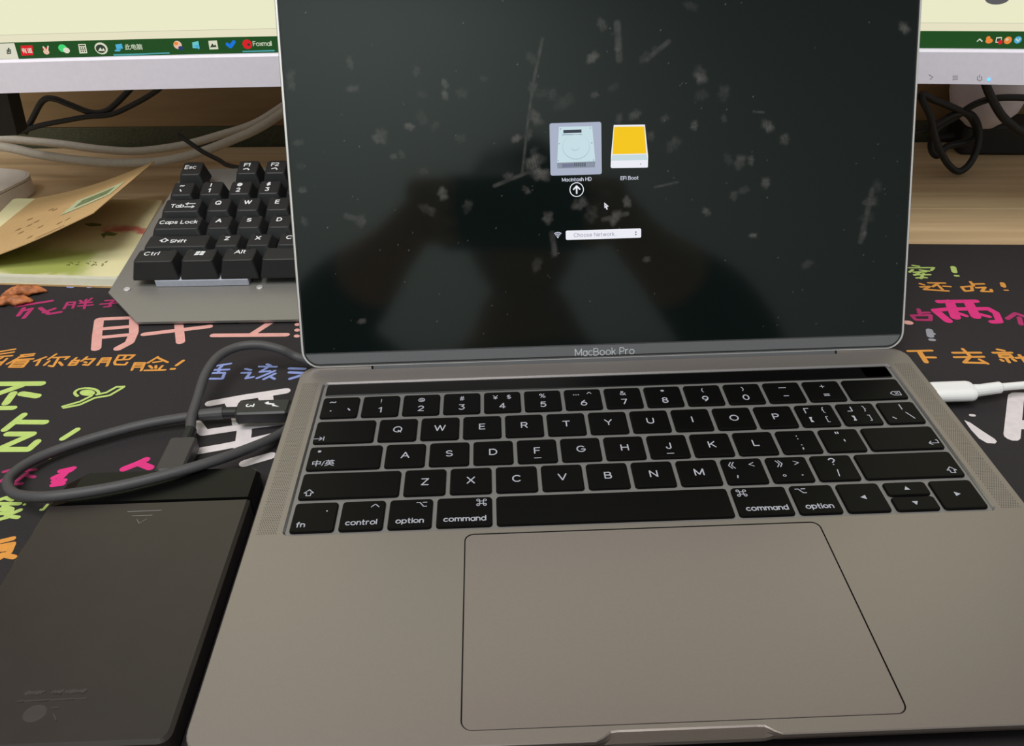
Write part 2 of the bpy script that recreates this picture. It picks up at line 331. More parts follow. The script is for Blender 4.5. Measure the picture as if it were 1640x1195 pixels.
g = G(); slab(g, -2500, 2500, -2520, -2500, -738, 2400, 1, .5, 1)
solo('wall_rear', [tuple(DM @ Vector(v)) for v in g.v], g.f, mat('wall_white', rgb(214, 220, 214), .8), None, None, kind='structure')

# ------------------------------------------------------------------ desk mat with its printed writing
MM = Matrix.Translation((0, 0, -13.2)) @ Matrix.Rotation(math.radians(-5.0), 4, 'Z')
mato = root('desk_mat', 'black cloth desk mat printed with colourful handwritten Chinese slogans', 'desk mat', MM)
p0 = MM.inverted() @ on_z(1560, 391)
g = G(); slab(g, -480, 480, p0.y - 420, p0.y, 0.0, 2.2, 6, 0.5, 4)
part('cloth', g.v, g.f, M_mat, mato)
g = G()
o = rrect(-480.2, 480.2, p0.y - 420.2, p0.y + 0.2, 6, 4)
loft(g, [[(x, y, 0.3) for x, y in o], [(x, y, 1.9) for x, y in o]], False, False)
part('stitched_edge', g.v, g.f, M_black, mato)
MATZ = -11.0
ZO = {'A': (0, 500, .18293), 'B': (1440, 400, .16736), 'C': (0, 480, .35137), 'D': (280, 530, .19248), 'E': (0, 650, .20917), 'F': (1500, 580, .18421), 'G': (0, 230, .29878)}
def mpt(k, x, y):
    a, b, s = ZO[k]; return on_z(a + x * s, b + y * s, MATZ + 0.05)
def glyph(k, col, w, strokes, polys=(), fat=()):
    g = G(); Mi = MM.inverted()
    for i, st in enumerate(strokes):
        ww = w
        for (idx, fw) in fat:
            if idx == i: ww = fw
        pts = [Mi @ mpt(k, *q) for q in st]
        ribbon(g, [(q.x, q.y) for q in pts], ww, 2.2 + 0.05)
    for pl in polys:
        pts = [Mi @ mpt(k, *q) for q in pl]; pts = [(q.x, q.y) for q in pts]
        ar = sum(a[0] * b[1] - b[0] * a[1] for a, b in zip(pts, pts[1:] + pts[:1]))
        if ar < 0: pts.reverse()
        poly(g, pts, 2.2 + 0.06)
    part('printed_character', g.v, g.f, PR[col], mato)
# big salmon characters
glyph('A', 'salmon', 3.6, [[(868, 68), (850, 200), (842, 318)], [(868, 62), (1165, 48)], [(1172, 58), (1172, 180), (1135, 265), (1035, 318)], [(890, 148), (1130, 128)], [(890, 222), (1120, 200)]], fat=((0, 5.4), (2, 5.2)))
glyph('C', 'salmon', 4.0, [[(657, 158), (955, 122)], [(814, 102), (823, 192)]], fat=((1, 5.0),))
glyph('C', 'salmon', 4.0, [[(1100, 99), (1240, 99), (1145, 160)], [(972, 163), (1305, 160)], [(1082, 212), (1152, 207)]])
glyph('C', 'salmon', 3.0, [[(1354, 112), (1356, 114)], [(1353, 138), (1356, 140)], [(1351, 165), (1355, 167)]])
# magenta line
glyph('G', 'wine', 2.6, [[(88, 872), (278, 843)], [(128, 882), (98, 922)], [(122, 897), (170, 885), (128, 935)], [(215, 882), (262, 914), (325, 904)], [(292, 886), (235, 906)]])
glyph('G', 'wine', 1.7, [[(362, 852), (342, 886)], [(362, 852), (402, 849), (390, 882)], [(358, 866), (396, 864)], [(430, 842), (442, 853)], [(492, 830), (474, 845)], [(428, 857), (492, 851)], [(420, 872), (496, 866)], [(462, 836), (452, 884)]])
glyph('G', 'wine', 1.7, [[(566, 842), (618, 838), (588, 856), (592, 872), (560, 876)], [(540, 861), (635, 854)]])
glyph('G', 'blue', 3.0, [[(368, 766), (388, 768)]]); glyph('G', 'blue', 3.0, [[(478, 768), (512, 764)]])
# orange sentence
OR = 1.5
glyph('A', 'orange', OR, [[(-30, 350), (132, 324)], [(-30, 372), (120, 350)], [(-30, 392), (105, 382)], [(60, 408), (-5, 468)], [(-20, 440), (30, 436)], [(20, 400), (-20, 420)]])
glyph('A', 'orange', OR, [[(185, 376), (300, 365)], [(165, 395), (290, 380)], [(128, 418), (290, 410)], [(215, 372), (62, 455)], [(130, 430), (248, 428), (200, 482), (82, 482), (130, 430)], [(115, 448), (235, 446)], [(100, 465), (218, 463)]])
glyph('A', 'orange', OR, [[(402, 393), (300, 430)], [(352, 418), (320, 466)], [(492, 368), (420, 415)], [(470, 400), (606, 391), (572, 414)], [(512, 404), (465, 477), (430, 470)], [(432, 430), (388, 466)], [(520, 440), (545, 466)]])
glyph('A', 'orange', OR, [[(668, 400), (640, 425)], [(635, 425), (692, 422), (660, 463), (603, 465), (635, 425)], [(620, 445), (675, 443)], [(762, 394), (715, 430)], [(745, 415), (830, 410), (772, 466), (730, 461)], [(742, 436), (756, 442)]])
glyph('A', 'orange', OR, [[(897, 403), (853, 464)], [(897, 403), (968, 401), (936, 471)], [(886, 420), (956, 418)], [(876, 439), (946, 437)], [(1040, 380), (1178, 377), (1130, 415), (1030, 420)], [(1107, 380), (1077, 416)], [(1040, 380), (1002, 440), (1010, 459), (1095, 461), (1112, 443)]])
glyph('A', 'orange', OR, [[(1182, 445), (1154, 507)], [(1182, 445), (1267, 445), (1235, 512)], [(1176, 463), (1252, 462)], [(1168, 483), (1243, 481)], [(1382, 393), (1293, 446)], [(1380, 400), (1468, 440)], [(1345, 441), (1412, 432)], [(1308, 470), (1332, 491)], [(1365, 470), (1365, 490)], [(1422, 470), (1395, 497)], [(1268, 511), (1446, 506)]])
glyph('A', 'orange', 1.9, [[(1604, 424), (1545, 466)], [(1500, 498), (1526, 497)]])
# lime characters at the left edge
glyph('A', 'lime', 4.2, [[(-20, 628), (366, 625)], [(195, 640), (-10, 712)], [(115, 712), (52, 798)], [(190, 714), (326, 736)]])
glyph('A', 'lime', 3.6, [[(-20, 840), (118, 838)]])
glyph('E', 'lime', 3.8, [[(180, 70), (38, 182)], [(130, 124), (345, 126)]])
glyph('E', 'lime', 3.8, [[(58, 216), (250, 216), (2, 325)], [(-20, 335), (218, 334), (285, 275)]])
glyph('E', 'lime', 3.2, [[(590, 182), (480, 252)], [(324, 405), (372, 396)]])
g = None
# spoon doodle
sp = [(760 + 105 * math.cos(a), 708 + 42 * math.sin(a)) for a in [math.radians(t) for t in range(140, 370, 15)]]
glyph('A', 'lime', 1.6, [sp, [(1085, 652), (1020, 655), (930, 705), (850, 722)], [(1080, 660), (960, 730), (830, 752)], [(800, 735), (700, 785), (550, 828)], [(820, 755), (700, 810), (560, 838)]],
      polys=[[(765 + 68 * math.cos(a), 706 + 27 * math.sin(a)) for a in [math.radians(t) for t in range(0, 360, 20)]]])
# magenta characters beside the drive
glyph('E', 'magenta', 3.8, [[(948, 484), (1060, 440), (1118, 412)], [(1060, 438), (1150, 474)]])
glyph('E', 'magenta', 2.8, [[(462, 500), (562, 478)], [(410, 552), (545, 492)], [(408, 606), (500, 520)], [(412, 578), (492, 572)], [(404, 608), (480, 598)]])
glyph('E', 'wine', 2.0, [[(-10, 585), (60, 545)], [(30, 505), (82, 492)], [(205, 496), (270, 490)], [(208, 535), (262, 546)], [(130, 575), (205, 520)], [(110, 600), (165, 598)]])
glyph('E', 'lime', 2.2, [[(-10, 722), (42, 704), (92, 722)], [(-10, 750), (150, 750)], [(30, 768), (92, 792), (70, 850), (-10, 872)], [(-10, 792), (60, 802)], [(155, 800), (50, 842)], [(90, 850), (138, 856)], [(-10, 825), (60, 822)]])
glyph('E', 'lime', 1.4, [[(314, 796), (330, 795), (362, 758)], [(186, 756), (188, 757)]])
glyph('E', 'orange', 2.6, [[(-10, 1042), (98, 1016)], [(-10, 1078), (98, 1058), (70, 1122), (-10, 1170)], [(-10, 1105), (72, 1096)], [(15, 1140), (106, 1160)]])
# blue words behind the laptop corner
BL = 1.7
glyph('D', 'blue', BL, [[(350, 290), (465, 272)], [(405, 280), (357, 325)], [(290, 326), (450, 322)], [(375, 328), (352, 352)], [(292, 352), (415, 350), (396, 399), (265, 399), (292, 352)]])
glyph('D', 'blue', BL, [[(588, 317), (632, 325)], [(558, 350), (628, 348), (592, 396), (652, 384)], [(768, 279), (798, 291)], [(703, 298), (845, 300)], [(778, 302), (710, 342), (790, 336)], [(832, 334), (684, 396)], [(835, 355), (740, 402)], [(800, 384), (830, 400)]])
glyph('D', 'blue', 2.2, [[(955, 312), (1080, 316)], [(955, 346), (1060, 350)], [(960, 399), (1060, 368)]])

# large white character under the plug
glyph('D', 'white', 5.0, [[(292, 604), (560, 555), (922, 500)], [(180, 770), (240, 848), (560, 800), (900, 758)], [(190, 1002), (400, 965), (600, 925), (800, 880)], [(580, 1105), (660, 1080), (800, 1040)]],
      polys=[[(410, 590), (545, 565), (545, 605), (520, 632), (430, 634), (418, 612)], [(690, 540), (815, 520), (822, 575), (700, 580), (692, 562)], [(520, 800), (640, 780), (640, 850), (620, 980), (480, 1000), (500, 940)], [(470, 730), (520, 728), (530, 800), (480, 805)]])
# right-hand side
glyph('B', 'lime', 1.8, [[(130, 150), (188, 158)], [(95, 173), (332, 172), (308, 197)], [(130, 192), (100, 214)], [(200, 195), (285, 206)], [(140, 216), (255, 212)], [(145, 241), (295, 240)], [(205, 215), (148, 246)], [(168, 271), (262, 268)], [(235, 228), (208, 276)]])
glyph('B', 'lime', 3.4, [[(518, 168), (530, 212)], [(540, 249), (562, 250)]], fat=((1, 2.2),))
glyph('B', 'orange', 1.9, [[(200, 325), (237, 336)], [(205, 356), (292, 352), (240, 381), (470, 395)], [(280, 318), (436, 320)], [(378, 320), (320, 355)], [(378, 346), (412, 380)], [(425, 352), (490, 355)]])
glyph('B', 'orange', 1.9, [[(598, 356), (692, 350), (702, 390), (630, 396), (598, 356)], [(682, 308), (712, 346)], [(702, 330), (808, 328)], [(740, 366), (822, 362), (790, 400), (886, 402), (880, 384)]])
glyph('B', 'orange', 3.0, [[(988, 322), (1000, 352)], [(1012, 388), (1038, 388)]], fat=((1, 1.6),))
glyph('B', 'wine', 2.3, [[(185, 570), (202, 617)], [(190, 605), (285, 602)], [(120, 630), (300, 626), (300, 675), (160, 672), (120, 630)]])
glyph('B', 'magenta', 4.0, [[(378, 497), (735, 492)], [(338, 582), (470, 568), (850, 565), (925, 605), (962, 688), (890, 692)], [(348, 584), (468, 682)], [(482, 500), (540, 648)], [(660, 500), (735, 642)], [(535, 600), (640, 634)], [(720, 605), (858, 640)]], fat=((2, 5.0), (3, 5.6), (4, 5.6), (5, 3.0), (6, 3.2)))
glyph('B', 'wine', 2.8, [[(1112, 610), (1036, 660)], [(1116, 610), (1230, 650)], [(1150, 652), (1166, 714)]])
glyph('B', 'salmon', 4.6, [[(80, 697), (96, 698)]])
glyph('B', 'grey', 2.6, [[(290, 772), (300, 826)], [(302, 802), (326, 804)], [(302, 862), (328, 863)]], fat=((0, 3.8),))
glyph('B', 'orange', 1.9, [[(85, 970), (312, 965)], [(192, 972), (258, 1074)], [(225, 1030), (345, 1032)]], fat=((1, 2.8),))
glyph('B', 'orange', 1.9, [[(515, 986), (778, 985)], [(608, 950), (682, 1022), (622, 1080), (838, 1086)], [(530, 1030), (806, 1025)], [(770, 1052), (846, 1092)]])
glyph('B', 'orange', 1.9, [[(900, 986), (1075, 985)], [(942, 955), (1002, 966)], [(960, 1006), (1060, 1005), (1082, 1031), (972, 1031), (960, 1006)], [(1022, 1036), (1052, 1078)], [(975, 1055), (992, 1066)], [(1088, 1050), (1112, 1066)], [(1120, 1036), (1240, 1028)], [(1150, 1008), (1215, 1085)]])
glyph('F', 'white', 2.0, [[(300, 462), (322, 463)]], polys=[[(240, 505), (290, 525), (400, 600), (505, 668), (524, 690), (510, 708), (440, 705), (370, 665), (300, 590)]])
glyph('F', 'white', 7.0, [[(690, 305), (672, 480), (655, 645)], [(700, 300), (860, 300)], [(690, 545), (860, 545)], [(880, 300), (880, 660)]])

# ------------------------------------------------------------------ laptop
LM = Matrix.Translation((0, 0, -11))
lap = root('laptop', 'open grey aluminium laptop with black keyboard and large trackpad in the foreground', 'laptop', LM)
def W2L(v): return [(q[0], q[1], q[2] + 11) for q in v]
def lpart(name, g, m, parent=None, smooth=False, label=None, mats=None):
    return part(name, W2L(g.v), g.f, m, parent or lap, smooth=smooth, label=label, mats=mats, fm=g.m if mats else None)
HX = 152.05; YF = -123.0; YB = 93.4
def outline(inset, notch, n=8, hinge=4.2):
    x0, x1, y0, y1 = -HX + inset, HX - inset, YF + inset, YB - inset
    r = max(9.5 - inset * 0.5, 2); p = []
    def arc(cx, cy, a0): 
        for i in range(n + 1):
            a = math.radians(a0 + 90 * i / n); p.append((cx + r * math.cos(a), cy + r * math.sin(a)))
    arc(x1 - r, y1 - r, 0)
    p.extend([(118.2, y1), (117.4, y1 - hinge), (0, y1 - hinge), (-117.0, y1 - hinge), (-117.8, y1)])
    arc(x0 + r, y1 - r, 90); arc(x0 + r, y0 + r, 180)
    for k in range(25):
        t_ = -28 + 56 * k / 24; e = min(1, (28 - abs(t_)) / 5.5); p.append((t_, y0 + notch * e * e * (3 - 2 * e)))
    arc(x1 - r, y0 + r, 270)
    return p
KX0, KX1, KY0, KY1 = -139.4, 139.4, -29.6, 77.9
well = rrect(KX0, KX1, KY0, KY1, 2.6, 5)
tpo = rrect(-68.7, 68.3, -117.8, -32.1, 3.6, 6)
g = G()
fill(g, [outline(0.35, 3.2), well, tpo], 0.0)
loft(g, [[(x, y, -10.0) for x, y in outline(14, 0, hinge=2)], [(x, y, -8.5) for x, y in outline(8, 0, hinge=3)], [(x, y, -6.6) for x, y in outline(4.5, -1.5, hinge=4)], [(x, y, -4.6) for x, y in outline(2.0, -1.0)], [(x, y, -3.4) for x, y in outline(.6, .6)], [(x, y, -1.7) for x, y in outline(0, 2.2)], [(x, y, -.8) for x, y in outline(0, 2.7)], [(x, y, -0.3) for x, y in outline(0, 3.0)], [(x, y, 0) for x, y in outline(0.35, 3.2)]], True, False)
lpart('base', g, M_alu, label='grey aluminium laptop base')
g = G(); walls(g, well, -0.8, 0.0, True); fill(g, [well], -0.8)
lpart('keyboard_well', g, M_well)
g = G()                                       # bright chamfer round the keyboard recess
wo = rrect(KX0 - .05, KX1 + .05, KY0 - .05, KY1 + .05, 2.65, 5); wi = rrect(KX0 + .75, KX1 - .75, KY0 + .3, KY1 - 1.0, 2.2, 5)
nn = len(wo); g.add([(x, y, 0.03) for x, y in wo] + [(x, y, -0.55) for x, y in wi], [(j, i, i + nn, j + nn) for i in range(nn) for j in [(i + 1) % nn]])
g.f = [tuple(reversed(q)) for q in g.f]
lpart('recess_chamfer', g, mat('chamfer', rgb(176, 172, 172), 0.25, 0.9, vary=0.02))
g = G(); walls(g, tpo, -1.2, 0.0, True); fill(g, [tpo], -1.2)
lpart('trackpad_recess', g, M_gap)
g = G(); slab(g, -68.3, 67.9, -117.4, -32.5, -1.0, -0.12, 3.2, 0.12, 6)
lpart('trackpad', g, mat('trackpad_glass', rgb(152, 142, 138), 0.40, 0.6, vary=0.02, scale=900), label='large grey glass trackpad')
g = G(); slab(g, -137.0, 137.0, 66.9, 76.2, -0.79, -0.3, 1.0, 0.15, 4)
tb = lpart('touch_strip', g, mat('touch_glass', rgb(9, 8, 8), 0.2, vary=0.0, spec=0.2), label='unlit black glass touch strip')
g = G(); slab(g, 124.0, 136.6, 67.3, 75.8, -0.4, -0.3, 1.0, 0.04, 3); lpart('sensor_button', g, mat('sensor_glass', rgb(30, 30, 31), 0.25), tb)
for sg in (-1, 1):
    g = G()
    for r in range(112):
        for c in range(9):
            x = sg * (141.8 + c * 0.92 + (0.46 if r % 2 else 0)); y = -28.0 + r * 0.95
            if r % 2 and c == 8: continue
            disc(g, x, y, 0.24, 0.24, 0.015, 0, 6)
    q = lpart('speaker_grille', g, mat('grille_hole', rgb(48, 46, 44), 0.8)); q['kind'] = 'stuff'
for fx in (-125, 125):
    for fy in (-95, 68):
        g = G(); tube(g, [(fx, fy, -11), (fx, fy, -10.6), (fx, fy, -9.6)], [6, 7, 7], 16); lpart('rubber_foot', g, M_black)
# side ports
for sg, y in ((-1, 60.3), (-1, 42), (1, 57.5), (1, 40)):
    g = G(); slab(g, min(sg * 149.6, sg * 151.3), max(sg * 149.6, sg * 151.3), y - 4.3, y + 4.3, -5.0, -2.4, 0.4, 0.05, 2); lpart('usb_port', g, M_gap)
# the keys
U = 19.05
KC = {}
def keycap(w, h):
    k = (round(w, 2), round(h, 2))
    if k not in KC:
        g = G(); o = rrect(-w / 2, w / 2, -h / 2, h / 2, 1.5, 4)
        def off(d): return rrect(-w / 2 + d, w / 2 - d, -h / 2 + d, h / 2 - d, 1.5 - d * .6, 4)
        loft(g, [[(x, y, -1.85) for x, y in off(0)], [(x, y, -0.3) for x, y in off(0)], [(x, y, 0.12) for x, y in off(0.22)], [(x, y, 0.2) for x, y in off(0.55)]])
        # slight dish in the cap
        KC[k] = to_mesh('keycap', g.v, g.f, M_key)
    return KC[k]
def key(cx, cy, w, h, items=()):
    o = inst('key', keycap(w, h), lap, (cx, cy, 11.1))
    if items:
        g = G()
        for it in items:
            if it[0] == 't':
                if it[1] in SF or it[1] in ('fn', 'control', 'option', 'command'): stext(g, it[1], it[2], it[3], it[4] * (.68 if len(it[1]) == 1 else .60), (.58 if it[4] > 5.2 else .36) if len(it[1]) == 1 else .48)
                else: text(g, it[1], it[2], it[3], it[4], 0, bold=0.05)
            elif it[0] == 's': ribbon(g, it[1], it[2], 0, nd=8)
            elif it[0] == 'p': poly(g, it[1], 0)
        l = part('legend', g.v, g.f, M_legglow, o, loc=(0, 0, 0.24))
    return o
LET = 5.6
def t(s, x=0, y=0, sz=LET): return ('t', s, x, y, sz)
rows = [('num', 56.1, 16.3), ('q', 36.85, 16.3), ('a', 18.0, 15.9), ('z', -0.4, 16.3), ('b', -19.5, 17.0)]
RY = {n: y for n, y, h in rows}; RH = {n: h for n, y, h in rows}
def krow(n, seq):
    x = -7.25
    for wu, it in seq:
        w = wu * U - 1.75
        if it is not None: key((x + wu / 2) * U * 0.998, RY[n], w, RH[n], it)
        x += wu
N = lambda d, s, dx=0: (1, [t(d, 0, -3.4, 5.6), t(s, dx, 3.6, 4.6)])
SH = [(-1.9, 0), (0, 2.1), (1.9, 0), (0.9, 0), (0.9, -1.7), (-0.9, -1.7), (-0.9, 0), (-1.9, 0)]
def shp(pts, dx, dy, sc=1.0, w=0.42): return ('s', [(dx + x * sc, dy + y * sc) for x, y in pts], w)
arrow_tab = [shp([(-2.2, 0), (1.4, 0)], -10.8, -5.0), shp([(0.2, 1.2), (1.4, 0), (0.2, -1.2)], -10.8, -5.0), shp([(2.1, 1.4), (2.1, -1.4)], -10.8, -5.0)]
opt = lambda dx, dy: [shp([(-2.0, 1.2), (-0.7, 1.2), (0.8, -1.2), (2.0, -1.2)], dx, dy), shp([(0.5, 1.2), (2.0, 1.2)], dx, dy)]
def cmdsym(dx, dy):
    out = []
    r = 0.62; q = 0.72
    out.append(shp([(-q, -q), (q, -q), (q, q), (-q, q), (-q, -q)], dx, dy, 1, .34))
    for sx in (-1, 1):
        for sy in (-1, 1):
            c = (sx * (q + r), sy * (q + r))
            out.append(shp([(c[0] + r * math.cos(a), c[1] + r * math.sin(a)) for a in [math.radians(k * 45) for k in range(9)]], dx, dy, 1, .34))
    return out
krow('num', [(1, [t('~', -3.8, 4.0, 5.5), ('s', [(-4.0, -3.0), (-3.9, -3.1)], 0.8), ('s', [(4.0, -1.6), (4.9, -3.0)], 0.7)]), N('1', '!'), N('2', '@'), N('3', '#'), (1, [t('4', 0, -3.4), t('\u00a5', -3.2, 3.6, 4.4), t('$', 3.2, 3.6, 4.4)]), N('5', '%'), (1, [t('6', 0, -3.4), ('s', [(-4.2, 3.4), (-4.1, 3.4)], .6), ('s', [(-3.1, 3.4), (-3.0, 3.4)], .6), ('s', [(-2.0, 3.4), (-1.9, 3.4)], .6), t('^', 3.2, 4.0, 5)]), N('7', '&'), N('8', '*'), N('9', '('), N('0', ')'),
             (1, [('s', [(-1.6, 3.6), (1.6, 3.6)], .5), ('s', [(-1.0, -3.2), (1.0, -3.2)], .6)]), N('=', '+'),
             (1.5, [shp([(-2.6, 0), (-1.2, 1.5), (2.0, 1.5), (2.0, -1.5), (-1.2, -1.5), (-2.6, 0)], 8.6, -4.2, 1, .4), shp([(-.7, .7), (.7, -.7)], 8.9, -4.2, 1, .35), shp([(-.7, -.7), (.7, .7)], 8.9, -4.2, 1, .35)])])
krow('q', [(1.5, arrow_tab)] + [(1, [t(c)]) for c in 'QWERTYUIOP'] + [(1, [t('[', 3.6, -3.4, 5), t('{', 3.6, 3.6, 5), shp([(1, 1.6), (-1, 1.6), (-1, -1.8)], -3.8, 3.6, 1, .5), ('p', [(-4.4, -1.4), (-4.4, -5.2), (-3.0, -5.2), (-3.7, -3.3), (-3.0, -1.4)])]), (1, [t(']', 3.6, -3.4, 5), t('}', 3.6, 3.6, 5), shp([(-1, -1.6), (1, -1.6), (1, 1.8)], -3.4, 3.6, 1, .5), ('p', [(-4.2, -1.4), (-3.5, -3.3), (-4.2, -5.2), (-2.8, -5.2), (-2.8, -1.4)])]), (1, [('s', [(1.5, 6.0), (1.5, 2.2)], .5), ('s', [(2.2, -0.2), (4.4, -5.0)], .5), ('s', [(-5.0, -3.6), (-4.0, -4.8)], .6)])])
krow('a', [(1.75, [t('\u4e2d/\u82f1', -8.6, -3.6, 4.4), ('p', [(-11.5 + .8 * math.cos(k * .785), 4.6 + .8 * math.sin(k * .785)) for k in range(8)])])] + [(1, [t(c)] + ([('s', [(-1.4, -5.2), (1.4, -5.2)], .45)] if c in 'FJ' else [])) for c in 'ASDFGHJKL'] + [(1, [t(':', 0, 3.4, 5.5), t(';', 0.4, -3.0, 5.5)]), (1, [t('"', -0.8, 3.8, 5.5), t("'", 0.8, -1.8, 5.5)]), (1.75, [shp([(1.6, 1.5), (2.2, 1.5), (2.2, -.6), (-2.0, -.6)], 12.0, -3.8, 1, .42), shp([(-.8, .6), (-2.0, -.6), (-.8, -1.8)], 12.0, -3.8, 1, .42)])])
krow('z', [(2.25, [shp(SH, -16.4, -4.6)])] + [(1, [t(c)]) for c in 'ZXCVBNM'] + [(1, [shp([(0, 2), (-1.2, 0), (0, -2)], -4.6, 3.6), shp([(0, 2), (-1.2, 0), (0, -2)], -3.4, 3.6), t('<', 3.8, 3.8, 4.8), ('s', [(-3.6, -3.2), (-3.9, -4.6)], .5)]), (1, [shp([(-1.2, 2), (0, 0), (-1.2, -2)], -3.4, 3.6), shp([(-1.2, 2), (0, 0), (-1.2, -2)], -2.2, 3.6), t('>', 3.8, 3.8, 4.8), shp([(.6 * math.cos(k * .785), .6 * math.sin(k * .785)) for k in range(9)], -3.4, -4.2, 1, .3), ('s', [(4.0, -4.2), (4.1, -4.2)], .7)]), (1, [t('?', 0, 3.8, 6), ('s', [(0.4, -1.6), (-0.1, -5.6)], .45)]), (2.25, [shp(SH, 16.2, -4.4)])])
krow('b', [(1, [t('fn', -4.6, -4.8, 4.4), ('s', [(4.6, 3.0), (4.65, 3.0)], .7)]), (1, [t('control', 0, -4.6, 4.3), shp([(-1.5, -.7), (0, .9), (1.5, -.7)], 4.6, 5.2)]), (1, [t('option', 0, -4.6, 4.3)] + opt(4.2, 5.0)), (1.25, [t('command', 0.2, -4.6, 4.3)] + cmdsym(6.8, 5.0)), (5, []), (1.25, [t('command', 0.6, -4.6, 4.3)] + cmdsym(-7.2, 5.0)), (1, [t('option', 0, -4.6, 4.3)] + opt(-4.6, 5.0)), (1, [('p', [(-1.2, 0), (1.1, 1.3), (1.1, -1.3)])]), (1, None), (1, [('p', [(1.2, 0), (-1.1, -1.3), (-1.1, 1.3)])])])
ux = (-7.25 + 12.0 + 1) * U
key(ux, -15.05, U - 1.75, 7.9, [('p', [(-1.2, -1.0), (1.2, -1.0), (0, 1.2)])])
key(ux, -23.95, U - 1.75, 8.1, [('p', [(-1.2, 1.0), (0, -1.2), (1.2, 1.0)])])

# the lid: its own frame, s runs up the lid, n towards the viewer
TI = math.radians(22.0)
LF = Matrix(((1, 0, 0, 0), (0, math.sin(TI), -math.cos(TI), 92.0), (0, math.cos(TI), math.sin(TI), 2.0), (0, 0, 0, 1)))
def lidp(px, py):
    r = ray(px, py); nrm = Vector((0, -math.cos(TI), math.sin(TI))); o = Vector((0, 92, 2))
    P = CC + r * ((nrm.dot(o - CC)) / nrm.dot(r)); q = LF.inverted() @ P
    return (q.x, q.y)
def lidpart(name, g, m, parent=None, **k):
    g.xf(LF); return lpart(name, g, m, parent, **k)
ST = 204.0
g = G(); lo = rrect(-HX, HX, -2.2, ST, (10, 10, 9, 9), 8)
def ins(d): return rrect(-HX + d, HX - d, -2.2 + d, ST - d, (10 - d, 10 - d, 9 - d, 9 - d), 8)
loft(g, [[(x, y, -4.6) for x, y in ins(1.2)], [(x, y, -3.6) for x, y in ins(0.1)], [(x, y, -0.9) for x, y in lo], [(x, y, -0.5) for x, y in ins(0.25)]])
lid = lidpart('lid', g, M_dalu, label='dark grey aluminium laptop lid')
g = G(); a, b = ins(0.2), ins(1.35); n_ = len(a)
g.add([(x, y, -0.5) for x, y in a] + [(x, y, 0.0) for x, y in ins(0.55)] + [(x, y, 0.0) for x, y in b] + [(x, y, -0.6) for x, y in b],
      [(i + k * n_, j + k * n_, j + (k + 1) * n_, i + (k + 1) * n_) for k in range(3) for i in range(n_) for j in [(i + 1) % n_]])
lidpart('lid_rim', g, M_edge, lid, label='bright bare metal rim of the lid')
g = G(); a, b = ins(1.3), ins(2.3)
g.add([(x, y, -0.4) for x, y in a] + [(x, y, 0.12) for x, y in ins(1.55)] + [(x, y, 0.12) for x, y in ins(2.1)] + [(x, y, -0.4) for x, y in b],
      [(i + k * n_, j + k * n_, j + (k + 1) * n_, i + (k + 1) * n_) for k in range(3) for i in range(n_) for j in [(i + 1) % n_]])
lidpart('gasket', g, M_black, lid)
GB = 5.6
g = G(); slab(g, -HX + 2.2, HX - 2.2, -1.4, GB, -0.5, 0.0, (0.6, 0.6, 7, 7), 0.05, 6)
g2 = G(); slab(g2, -116.4, 117.0, -6.0, -1.3, -0.55, -0.02, .3, 0.05, 2); g.add(g2.v, g2.f)
chin = lidpart('chin_strip', g, mat('chin_grey', rgb(104, 104, 107), 0.45, 0.1, vary=0.03, scale=900), lid, label='dark grey strip under the screen')
g = G(); cyl = []
tube(g, [(-116.3, -2.6, -3.7), (116.8, -2.6, -3.7)], 2.9, 16); lidpart('hinge_barrel', g, M_dalu, lid)
g = G(); stext(g, 'MacBook Pro', *lidp(968.5, 563), 3.4, .42, 0.06, gap=.22)
lidpart('brand_lettering', g, mat('logo_grey', rgb(190, 194, 200), 0.4), lid)
# screen glass on a fine grid so that finger marks can be carried as an attribute
sm = [(190, 160, 12), (358, 180, 10), (197, 224, 10), (430, 212, 8), (473, 236, 14), (372, 238, 12), (430, 240, 10), (528, 198, 9), (650, 148, 14), (803, 145, 13), (865, 90, 9), (868, 125, 8), (936, 145, 14), (960, 128, 9), (1052, 16, 11), (826, 62, 11), (652, 222, 11), (672, 236, 13), (702, 240, 12), (730, 258, 18), (660, 298, 16), (808, 240, 9), (855, 220, 10), (1075, 190, 16), (1078, 240, 16), (1135, 235, 14), (1060, 317, 9), (1245, 318, 14), (1288, 352, 10), (372, 298, 15), (340, 320, 11), (265, 350, 14), (270, 335, 12), (405, 318, 12), (470, 350, 12), (375, 433, 11), (425, 490, 12), (385, 530, 14), (487, 522, 12), (218, 558, 13), (662, 668, 13), (690, 550, 12), (705, 640, 9), (770, 515, 16), (800, 540, 16), (890, 510, 11), (860, 550, 16), (1008, 365, 16), (1145, 403, 11), (1175, 410, 14), (1203, 405, 10), (1240, 462, 10), (985, 300, 10), (640, 340, 12), (655, 380, 10), (655, 410, 22), (670, 440, 18), (1522, 470, 12), (1505, 510, 14), (1495, 550, 14), (1488, 590, 10), (1345, 668, 13), (940, 655, 9), (1208, 595, 7), (1590, 70, 12), (40, 190, 10), (42, 215, 10), (590, 445, 12), (635, 480, 10), (910, 290, 14), (1135, 300, 7), (950, 345, 9), (870, 300, 10), (1185, 480, 12), (1090, 535, 10), (60, 360, 9), (66, 420, 10), (70, 480, 9), (75, 560, 9), (220, 812, 8), (300, 395, 9), (320, 390, 9), (610, 350, 11), (1160, 495, 9)]
